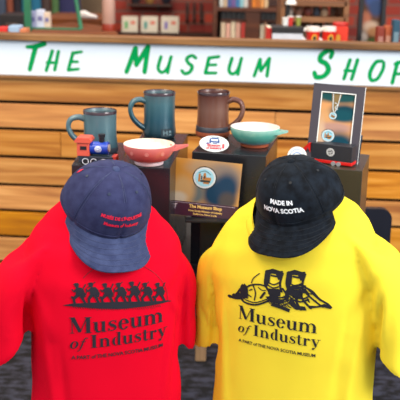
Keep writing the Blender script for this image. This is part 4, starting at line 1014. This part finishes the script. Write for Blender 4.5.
def form(P):
    loc, yaw = P['loc'], P['yaw']
    t = thing('torso_form', P['form_label'], 'display form', loc, (P.get('pitch', 0), P.get('roll', 0), yaw), 'black torso display forms')
    m = mat('form_black', (22, 22, 24), .7); t.scale = (P.get('k', 1),) * 3; fz = -loc[2] / P.get('k', 1)
    tab = P['tab']; z1 = P['neck'][1] + .0
    zs = [tab[0][0] + .03 + (z1 - .045 - tab[0][0] - .03) * i / 20 for i in range(21)]
    MB().rings(torso_rings(tab, .014, zs, 40, P['sl'])).build('torso', m, t, smooth=60)
    ny = P['necky']
    MB().lathe([(.060, z1 - .09), (.052, z1 - .03), (.052, z1 + .0), (.045, z1 + .035), (.02, z1 + .05)], 32, c=(0, ny, 0)).build('neck', m, t, smooth=60)
    MB().tube([(0, .0, fz + .02), (0, .0, tab[0][0] + .06)], .015, 16).build('pole', mat('pole_metal', (120, 120, 124), .3, metal=.8), t, smooth=60)
    MB().lathe([(.14, 0), (.14, .008), (.03, .02), (.018, .03)], 40, c=(0, 0, fz)).build('base', m, t, smooth=60)
    return t
m_print = mat('print_black', (30, 26, 38), .8); m_print2 = mat('print_navy', (24, 24, 34), .8)
RED = fabric('red_jersey', (226, 4, 38)); YEL = fabric('yellow_jersey', (255, 228, 62))
XR = at(106, 300, 1.70).x
ZS = .86
red = dict(label='red t-shirt with black miners print, under the navy cap', form_label='black torso form inside the red t-shirt', loc=Vector((XR, 1.70, 0)), yaw=R(17), mat=RED, top=.87,
    sl=(-.04, 0.0), seed=3.1,
    tab=[(.30, .168, .100, 0), (.50, .163, .098, 0), (.62, .163, .100, 0), (.70, .168, .100, 0), (.76, .165, .090, .005), (.79, .150, .080, .01), (.825, .118, .068, .015), (.853, .085, .056, .02), (.870, .05, .04, .02)],
    sleeve_r=[(.085, .005, .800, .055, .050), (.120, .01, .765, .066, .060), (.147, .02, .70, .058, .066), (.162, .03, .60, .044, .066), (.166, .035, .515, .041, .064)],
    sleeve_l=[(.090, .005, .800, .060, .050), (.145, .005, .770, .075, .062), (.188, .00, .70, .066, .070), (.210, .0, .62, .050, .072), (.218, .0, .545, .048, .070)],
    tilt0=.75, hem_r=.6, hem_l=.8, slx=.168, hemz=.60, neck=(.080, .875, .080, .03), necky=.015,
    folds=[(.13, .60, .10, .40, .010, .006, -1), (.150, .62, .135, .42, .008, -.006, -1), (-.14, .60, -.12, .34, .010, .006, -1), (-.11, .55, -.10, .34, .010, -.004, -1), (.16, .72, .12, .66, .012, -.004, -1), (-.155, .70, -.13, .60, .012, .005, -1), (.12, .66, .155, .60, .008, .005, -1), (.166, .66, .166, .50, .006, -.014, -1), (-.172, .68, -.166, .58, .006, -.014, -1)])
XY = at(297, 300, 1.80).x
yel = dict(label='yellow t-shirt with navy helmet and gloves print, under the black cap', form_label='black torso form inside the yellow t-shirt', loc=CO + (Vector((XY, 1.79, 0)) - CO) * .962, k=.962, yaw=R(-21), mat=YEL, top=.85,
    sl=(.14, -.018), seed=8.4,
    tab=[(.28, .190, .105, 0), (.48, .184, .100, 0), (.60, .186, .102, 0), (.68, .190, .102, 0), (.735, .186, .096, .005), (.775, .168, .084, .01), (.815, .135, .072, .015), (.842, .095, .058, .02), (.860, .055, .042, .02)],
    sleeve_r=[(.10, .005, .785, .060, .05), (.158, .005, .755, .076, .064), (.200, .0, .69, .066, .074), (.226, .0, .60, .050, .076), (.236, .0, .50, .048, .074)],
    sleeve_l=[(.10, .005, .785, .058, .05), (.145, .01, .755, .068, .062), (.178, .02, .68, .056, .070), (.203, .03, .58, .047, .068), (.212, .030, .458, .047, .064)],
    tilt0=.75, hem_r=.6, hem_l=.25, slx=.193, hemz=.57, neck=(.088, .858, .112, .03), necky=.015,
    folds=[(-.15, .60, -.14, .36, .010, .007, -1), (.155, .60, .135, .34, .010, .007, -1), (.13, .60, .11, .36, .011, -.005, -1), (.18, .70, .14, .60, .014, -.006, -1), (-.20, .64, -.19, .54, .010, .006, -1), (-.185, .60, -.215, .53, .008, -.005, -1), (.21, .66, .20, .52, .010, .005, -1), (-.192, .62, -.188, .46, .006, -.016, -1), (.196, .66, .190, .52, .007, -.016, -1), (-.22, .56, -.20, .50, .006, -.006, -1)])
rs, rfront, rb_ = shirt(red); form(red)
ys, yfront, yb_ = shirt(yel); form(yel)
def place_on(front, off=.0018):
    last = [Vector((0, -.1, .5))]
    def f(x, y):
        p = front(x, y, off)
        if p is None: return last[0]
        last[0] = p; return p
    return f
# ---- print text block: local x centre cx, widths in metres
def text_block(root, front, matl, cx, zM, wM, slope=0.0, line_gap=.034):
    l1, w1 = serif_line('Museum'); s1 = wM / w1
    polys = xf2(l1, s1, cx - wM / 2, zM)
    l2, w2 = serif_line('Industry'); of, wo = serif_line('of', 0, .0)
    polys += xf2(l2, s1 * .83, cx - wM / 2 + .21 * wM, zM - line_gap)
    polys += xf2(of, s1 * .70, cx - wM / 2 - .01 * wM, zM - line_gap, shear=.25)
    sm = font_polys('A PART of THE NOVA SCOTIA MUSEUM', .0115, .0002, .95)
    xs = [v.x for p in sm for v in p]; k = wM * .97 / (max(xs) - min(xs))
    polys += xf2(sm, k, cx, zM - line_gap - .024)
    if slope: 
        c0 = Vector((cx, zM)); 
        polys = [[Vector((v.x, v.y + slope * (v.x - cx))) for v in p] for p in polys]
    flat_build('printed_text', polys, matl, place_on(front), root, seg=.006)
# ---- miners
def miner(h, k):
    r = random.Random(k); o = []
    o += disc2(-.10, .86, .10, .09, 12) + [[Vector(p) for p in ((-.26, .90), (-.18, .98), (-.04, 1.0), (.03, .92), (-.05, .88))]]
    o += [[Vector(p) for p in ((-.12, .78), (.10, .80), (.24, .66), (.22, .42), (.12, .36), (-.14, .38), (-.16, .60))]]
    st_ = .10 + .06 * r.random()
    o += stroke2([(-.06, .42), (-.10 - st_, .20), (-.12 - st_ * .6, .0)], [.18, .13, .12], False) + stroke2([(.08, .42), (.10 + st_ * .5, .22), (.16 + st_ * .8, .0)], [.18, .13, .12], False)
    o += stroke2([(-.08, .70), (-.24, .58), (-.30, .66)], [.12, .09, .07], False)
    o += stroke2([(.14, .66), (.26, .50), (.22, .34)], [.10, .09, .07], False)
    if k % 2: o += stroke2([(-.34, .30), (-.28, .72), (.10, 1.02)], .035, False)
    else: o += stroke2([(.30, .95), (.12, .62)], .05, False) + rect2(-.36, .22, -.26, .34)
    return xf2(o, h)
def miners_art(root, front, cx, zb, W, slope):
    o = []
    for i in range(7):
        f = (i + .5) / 7; x = -W / 2 * .84 + W * .84 * f; hgt = .043 + .001 * math.sin(i * 2)
        o += xf2(miner(hgt, i), 1, x, zb + .004 + .005 * math.sin(PI * f) + .0015 * (i > 3))
    g = [Vector((-W / 2, zb - .002)), Vector((-W * .42, zb + .004)), Vector((-W * .2, zb + .010)), Vector((0, zb + .011)), Vector((W * .25, zb + .010)), Vector((W * .44, zb + .006)), Vector((W / 2, zb + .003)), Vector((W * .3, zb)), Vector((0, zb - .005)), Vector((-W * .3, zb - .003))]
    o += [g]
    r = random.Random(3)
    for i in range(40):
        x = -W * .42 + W * .8 * i / 40; o += stroke2([(x, zb - .001), (x + .003, zb - .005 - r.random() * .003)], .0009, False)
    o += ring2(W * .02, zb + .004, W * .43, W * .385, .0008, n=60, a0=.02, a1=PI - .65)
    o = [[Vector((v.x + cx, v.y + slope * v.x)) for v in p] for p in o]
    flat_build('miners_print', o, m_print, place_on(front), root, seg=.006)
def gear_art(root, front, cx, zb, W, slope):
    S = W / 100.0; L = lambda pts, w_=1.6, sm=True: stroke2(pts, w_, sm, 4)
    o = []
    # lamp & cord, helmet (0..45), boots (38..70), hammer, glove (62..100); unit = 1/100 width, y up
    o += disc2(3, 8, 3, 2.2, 10) + disc2(8, 10, 2.5, 3, 10) + disc2(13, 11, 4, 4.5, 12) + L([(3, 8), (10, 7), (17, 8)], 3)
    o += L([(17, 10), (20, 4), (33, 2), (46, 8), (50, 12)], 2.4) + L([(20, 8), (22, 22), (30, 28), (42, 28), (49, 20), (49, 12)], 2.0)
    o += L([(22, 7), (33, 5), (46, 11)], 1.4) + L([(22, 20), (18, 26), (16, 18), (19, 10)], 2.4) + [[Vector(p) for p in ((17, 9), (25, 9), (24, 24), (20, 28), (16, 20))]]
    o += L([(30, 27), (33, 18), (32, 8)], 1.4) + L([(39, 12), (43, 19)], 2.6) + L([(28, 30), (30, 36), (36, 42)], 1.2)
    # boots
    for dx, k in ((0, 1), (23, 1)):
        o += [[Vector((p[0] + dx, p[1])) for p in ((42, 46), (50, 49), (60, 46), (61, 38), (57, 36), (53, 44), (46, 42), (45, 34), (42, 36))]]
        o += L([(43 + dx, 42), (43 + dx, 30), (47 + dx, 22)], 2.2) + L([(61 + dx, 44), (59 + dx, 32), (61 + dx, 22)], 2.4)
        o += L([(46 + dx, 33), (52 + dx, 30), (58 + dx, 33)], 1.6) + L([(46 + dx, 29), (52 + dx, 26), (58 + dx, 28)], 1.6)
        o += [[Vector((p[0] + dx, p[1])) for p in ((46, 25), (60, 25), (60, 16), (52, 14), (47, 18))]] + L([(50 + dx, 17), (60 + dx, 14), (66 + dx, 18), (62 + dx, 26)], 2.0)
        o += L([(48 + dx, 13), (58 + dx, 10), (66 + dx, 13)], 2.2)
    for dx in (0, 23):
        o += L([(44 + dx, 46), (52 + dx, 44), (60 + dx, 46)], 2.4) + L([(49 + dx, 41), (55 + dx, 40)], 2.0) + [[Vector((p[0] + dx, p[1])) for p in ((42, 45), (48, 43), (48, 33), (45, 26), (42, 32))]] + L([(52 + dx, 24), (56 + dx, 20)], 1.6)
    o += L([(36, 25), (40, 22), (44, 22)], 1.2) + L([(25, 14), (28, 12)], 1.6) + L([(26, 20), (29, 22)], 1.4) + L([(12, 14), (15, 20)], 2.4)
    o += [[Vector(p) for p in ((44, 14), (52, 16), (60, 12), (66, 12), (60, 6), (50, 7))]]
    o += L([(70, 16), (74, 12), (78, 12)], 1.6) + L([(88, 14), (90, 10)], 1.6) + L([(96, 12), (99, 8)], 1.4) + L([(72, 22), (80, 25)], 1.4) + L([(66, 22), (70, 28), (78, 31), (85, 30)], 2.2)
    # hammer
    o += L([(55, 4), (70, 12), (80, 20)], 1.4, False) + L([(58, 2), (72, 9), (82, 17)], 1.4, False) + [[Vector(p) for p in ((50, 3), (60, 0), (70, -4), (71, 0), (60, 5), (52, 7))]]
    r = random.Random(5)
    for i in range(12): o += L([(46 + i * 2, 8 - i * .3 + r.random() * 3), (50 + i * 2, 5 - i * .3)], .8, False)
    # glove
    o += [[Vector(p) for p in ((68, 26), (74, 30), (84, 29), (84, 26), (75, 26), (70, 20), (68, 8), (64, 14))]]
    o += L([(84, 29), (92, 24), (100, 14), (108, 8), (112, 3)], 2.2) + L([(84, 24), (90, 17), (98, 9), (104, 4)], 2.0) + L([(80, 22), (84, 12), (92, 2)], 2.4) + L([(76, 20), (77, 10), (82, 0)], 2.4)
    o += [[Vector(p) for p in ((92, 2), (104, 4), (112, 1), (111, 5), (105, 8), (98, 5), (88, 6))]] + [[Vector(p) for p in ((68, 8), (76, 0), (88, -1), (86, 4), (78, 5), (72, 14))]] + L([(78, 27), (86, 22), (92, 20)], 1.2) + L([(88, 26), (95, 18), (101, 12)], 1.2)
    o = xf2(o, S * 100 / 113, sy=S * 100 / 113 * .86)
    o = [[Vector((v.x + cx - W / 2, v.y + zb + slope * (v.x - W / 2))) for v in p] for p in o]
    flat_build('mining_gear_print', o, m_print2, place_on(front), root, seg=.006)
text_block(rs, rfront, m_print, .008, .608, .200, 0.015)
miners_art(rs, rfront, .012, .659, .232, -.10)
text_block(ys, yfront, m_print2, -.018, .578, .182, -0.01, .032)
gear_art(ys, yfront, -.020, .622, .236, 0.1)

# ================================================================== CAPS
def make_cap(name, label, loc, rot, a, b, H, m, brim_m, thread, deco, brim=(.070, 66, .018), grp=None):
    t = thing('baseball_cap', label, 'cap', loc, (0, 0, 0), grp)
    t.rotation_mode = 'XYZ'; t.rotation_euler = rot
    def crown(az, f, off=0):
        """az: 0 = front (-y), f: 0 base .. 1 top"""
        e = f * PI / 2; rr = math.cos(e) ** deco.get('cone', .86); z = H * math.sin(e) ** 1.0
        k = 1.0
        # panel seams pinch slightly
        sd = min(abs(((az - s0 + PI) % (2 * PI)) - PI) for s0 in SEAMS)
        pinch = .0022 * math.exp(-(sd / .035) ** 2) * (1 if f < .97 else 0)
        lump = .0016 * math.sin(az * 3 + f * 4) * math.sin(PI * f) + deco.get('lump', 0) * math.sin(az * 5 + 1.3 + f * 6) * math.sin(PI * min(1, f * 1.2)) * (1 if abs(az) > .5 else .3)
        fr = max(0, math.cos(az)); z += .012 * fr * math.sin(PI * f) * .8
        A = a - pinch + lump + off; B = (b if math.cos(az) > 0 else b * deco.get('back', .84)) - pinch + lump + off + .006 * fr * math.sin(PI * f)
        return Vector((A * rr * math.sin(az), -B * rr * math.cos(az), z + off * math.sin(e) * 1.0))
    SEAMS = [0, PI / 3, 2 * PI / 3, PI, -PI / 3, -2 * PI / 3]
    NA, NF = 144, 28
    for off, nm in ((0, 'crown'), ):
        rg = [[crown(2 * PI * j / NA, min(.995, i / NF)) for j in range(NA)] for i in range(NF + 1)]
        ins = [[p * .975 + Vector((0, 0, -.0)) for p in r] for r in reversed(rg)]
        mb = MB(); mb.rings(rg[::1], False, False)
        mb.rings(ins + [rg[0]], False, False)
        # close top
        mb.add([p for p in rg[-1]], [tuple(range(NA))])
        mb.build('crown', m, t, smooth=60, weld=.0002)
    # seam stitching lines
    mb = MB()
    for s0 in SEAMS[:]:
        for d in (-.030, .030):
            pts = [crown(s0 + d * (1 if i < 20 else (25 - i) / 6), i / 26, .0006) for i in range(14 if s0 == 0 else 0, 25)]
            mb.tube(pts, .00045, 4)
    mb.build('seam_stitching', thread, t)
    # sweatband edge
    mb = MB(); rg = []
    for j in range(NA + 1):
        az = 2 * PI * j / NA; p = crown(az, 0); q_ = crown(az, .055, .0012)
        rg.append([p + Vector((0, 0, -.0015)), p * 1.008, q_, q_ * .985, p * .96])
    mb.rings(rg, False, False).build('base_band', m, t, smooth=60)
    MB().lathe([(.0085, 0), (.0088, .002), (.006, .0052), (.001, .0062)], 20, c=(0, 0, crown(0, 1).z - .002)).build('button', brim_m, t, smooth=60)
    # eyelets
    for az in (PI / 6, -PI / 6, PI / 2, -PI / 2, 5 * PI / 6, -5 * PI / 6):
        p = crown(az, .62, .0006); n_ = (crown(az, .62, .01) - crown(az, .62, 0)).normalized()
        rg = MB(); M = n_.to_track_quat('Z', 'Y').to_matrix()
        rg.lathe([(.0012, 0), (.0032, 0), (.0030, .0010), (.0014, .0010)], 14)
        rg.v = [M @ v + p for v in rg.v]; rg.build('eyelet', deco['eyelet'], t, smooth=50)
    # brim
    BL, ang, droop = brim
    NS, NT = 40, 14; top = []
    def bp(s, q, off=0):
        az = s * R(ang); p = crown(az, 0.01)
        th = s * PI / 2; e_ = .80
        yj = b * math.cos(R(ang)); ox = a * math.sin(R(ang)) * deco.get('wide', 1.0) * math.copysign(abs(math.sin(th)) ** e_, s); oy = -yj - (b + BL - yj) * abs(math.cos(th)) ** e_
        X = p.x + (ox - p.x) * q; Y = p.y + (oy - p.y) * q; ext = math.hypot(ox - p.x, oy - p.y) * abs(math.cos(th))
        Z = p.z - deco.get('angle', .25) * ext * q - droop * (abs(s) ** 2.2) * (1 - q * .2) * min(1, q * 4) - .006 * q * q
        Z -= deco.get('arch', .25) * (X * X) / a * min(1, q * 2.2) * .9
        return Vector((X, Y, Z + off))
    grid = [[bp(-1 + 2 * i / NS, j / NT) for i in range(NS + 1)] for j in range(NT + 1)]
    low = [[v + Vector((0, 0.0005, -.0032)) for v in r] for r in grid]
    mb = MB(); mb.rings(grid, False, False, closed=False); mb.rings(low[::-1], False, False, closed=False)
    mb.rings([grid[-1], low[-1]], False, False, closed=False); mb.rings([low[0], grid[0]], False, False, closed=False)
    mb.build('brim', brim_m, t, smooth=60, weld=.0001)
    mb = MB()
    for q in (.18, .34, .50, .66, .82):
        mb.tube([bp(-.93 + 1.86 * i / 36, q, .0006) for i in range(37)], .0005, 4)
    mb.build('brim_stitching', thread, t)
    # embroidery
    def emb(x, y, off=.0012, az0=0.0):
        f = y; az = x
        return crown(az, f, off)
    return t, crown
def denim(name, c, c2):
    m = bpy.data.materials.new(name); m.use_nodes = True; nt = m.node_tree; P = nt.nodes['Principled BSDF']
    P.inputs['Roughness'].default_value = .8; P.inputs['Sheen Weight'].default_value = .04; P.inputs['Specular IOR Level'].default_value = .12
    tc = nt.nodes.new('ShaderNodeTexCoord'); n = nt.nodes.new('ShaderNodeTexNoise'); n.inputs['Scale'].default_value = 55; n.inputs['Detail'].default_value = 8; nt.links.new(tc.outputs['Object'], n.inputs['Vector'])
    rp = nt.nodes.new('ShaderNodeValToRGB'); rp.color_ramp.elements[0].position = .35; rp.color_ramp.elements[1].position = .7
    rp.color_ramp.elements[0].color = (*lin(c), 1); rp.color_ramp.elements[1].color = (*lin(c2), 1)
    nt.links.new(n.outputs[0], rp.inputs[0]); nt.links.new(rp.outputs[0], P.inputs['Base Color'])
    wv = nt.nodes.new('ShaderNodeTexWave'); wv.bands_direction = 'DIAGONAL'; wv.inputs['Scale'].default_value = 260; nt.links.new(tc.outputs['Object'], wv.inputs['Vector'])
    bn = nt.nodes.new('ShaderNodeBump'); bn.inputs['Strength'].default_value = .35; bn.inputs['Distance'].default_value = .0008
    nt.links.new(wv.outputs[1], bn.inputs['Height']); nt.links.new(bn.outputs[0], P.inputs['Normal'])
    return m
navy = denim('navy_twill', (46, 48, 82), (58, 62, 98)); blackc = denim('black_twill', (8, 12, 18), (26, 34, 44))
navy_b = denim('navy_brim_twill', (56, 64, 98), (72, 82, 118))
def emb_text(t, crown, lines, matl, az0, rr=.095):
    # lines: (text, size, f0) ; x along azimuth
    polys_all = []
    for txt, size, f0, bold, slope in lines:
        polys_all.append((font_polys(txt, size, bold), f0, slope))
    for k, (pl, f0, slope) in enumerate(polys_all):
        def plc(x, y, f0=f0, slope=slope):
            return crown(az0 + x / rr, f0 + (y + slope * x) / .15, .0022)
        flat_build('embroidered_text', pl, matl, plc, t, seg=.0022)
capR_loc = rs.location + Matrix.Rotation(red['yaw'], 3, 'Z') @ Vector((.0, -.006, .858))
tR, crR = make_cap('c', 'navy baseball cap with red lettering, on the red shirt', capR_loc, (R(34), R(3), R(27)), .095, .102, .096, navy, navy_b, mat('navy_thread', (68, 76, 112), .7), dict(eyelet=mat('eyelet_navy', (30, 44, 70), .6), angle=.42, arch=.35, lump=.0, back=.70), brim=(.060, 72, .004))
emb_text(tR, crR, [("MUSÉE DE L'INDUSTRIE", .0088, .31, .0004, 0), ('Museum of Industry', .0088, .215, .0004, 0)], mat('thread_red', (236, 20, 60), .6), R(-3), .09)
flat_build('embroidered_logo', disc2(0, 0, .006, .008) , MATS['thread_red'], lambda x, y: crR(R(-118) + x / .09, .5 + y / .14, .001), tR)
capY_loc = ys.location + Matrix.Rotation(yel['yaw'], 3, 'Z') @ Vector((-.002, -.006, .852)) * yel['k']
tY, crY = make_cap('c', 'black baseball cap reading Made in Nova Scotia, on the yellow shirt', capY_loc, (R(27), R(-3), R(-39)), .099, .104, .094, blackc, blackc, mat('black_thread', (18, 24, 32), .8), dict(eyelet=mat('eyelet_black', (10, 14, 20), .6), angle=.42, arch=.35, lump=.0036, back=.70), brim=(.060, 72, .004))
tY.scale = (yel['k'],) * 3
emb_text(tY, crY, [('MADE IN', .0124, .325, .0006, -.10), ('NOVA SCOTIA', .0124, .215, .0006, -.10)], mat('thread_white', (246, 248, 250), .6), R(13), .09)
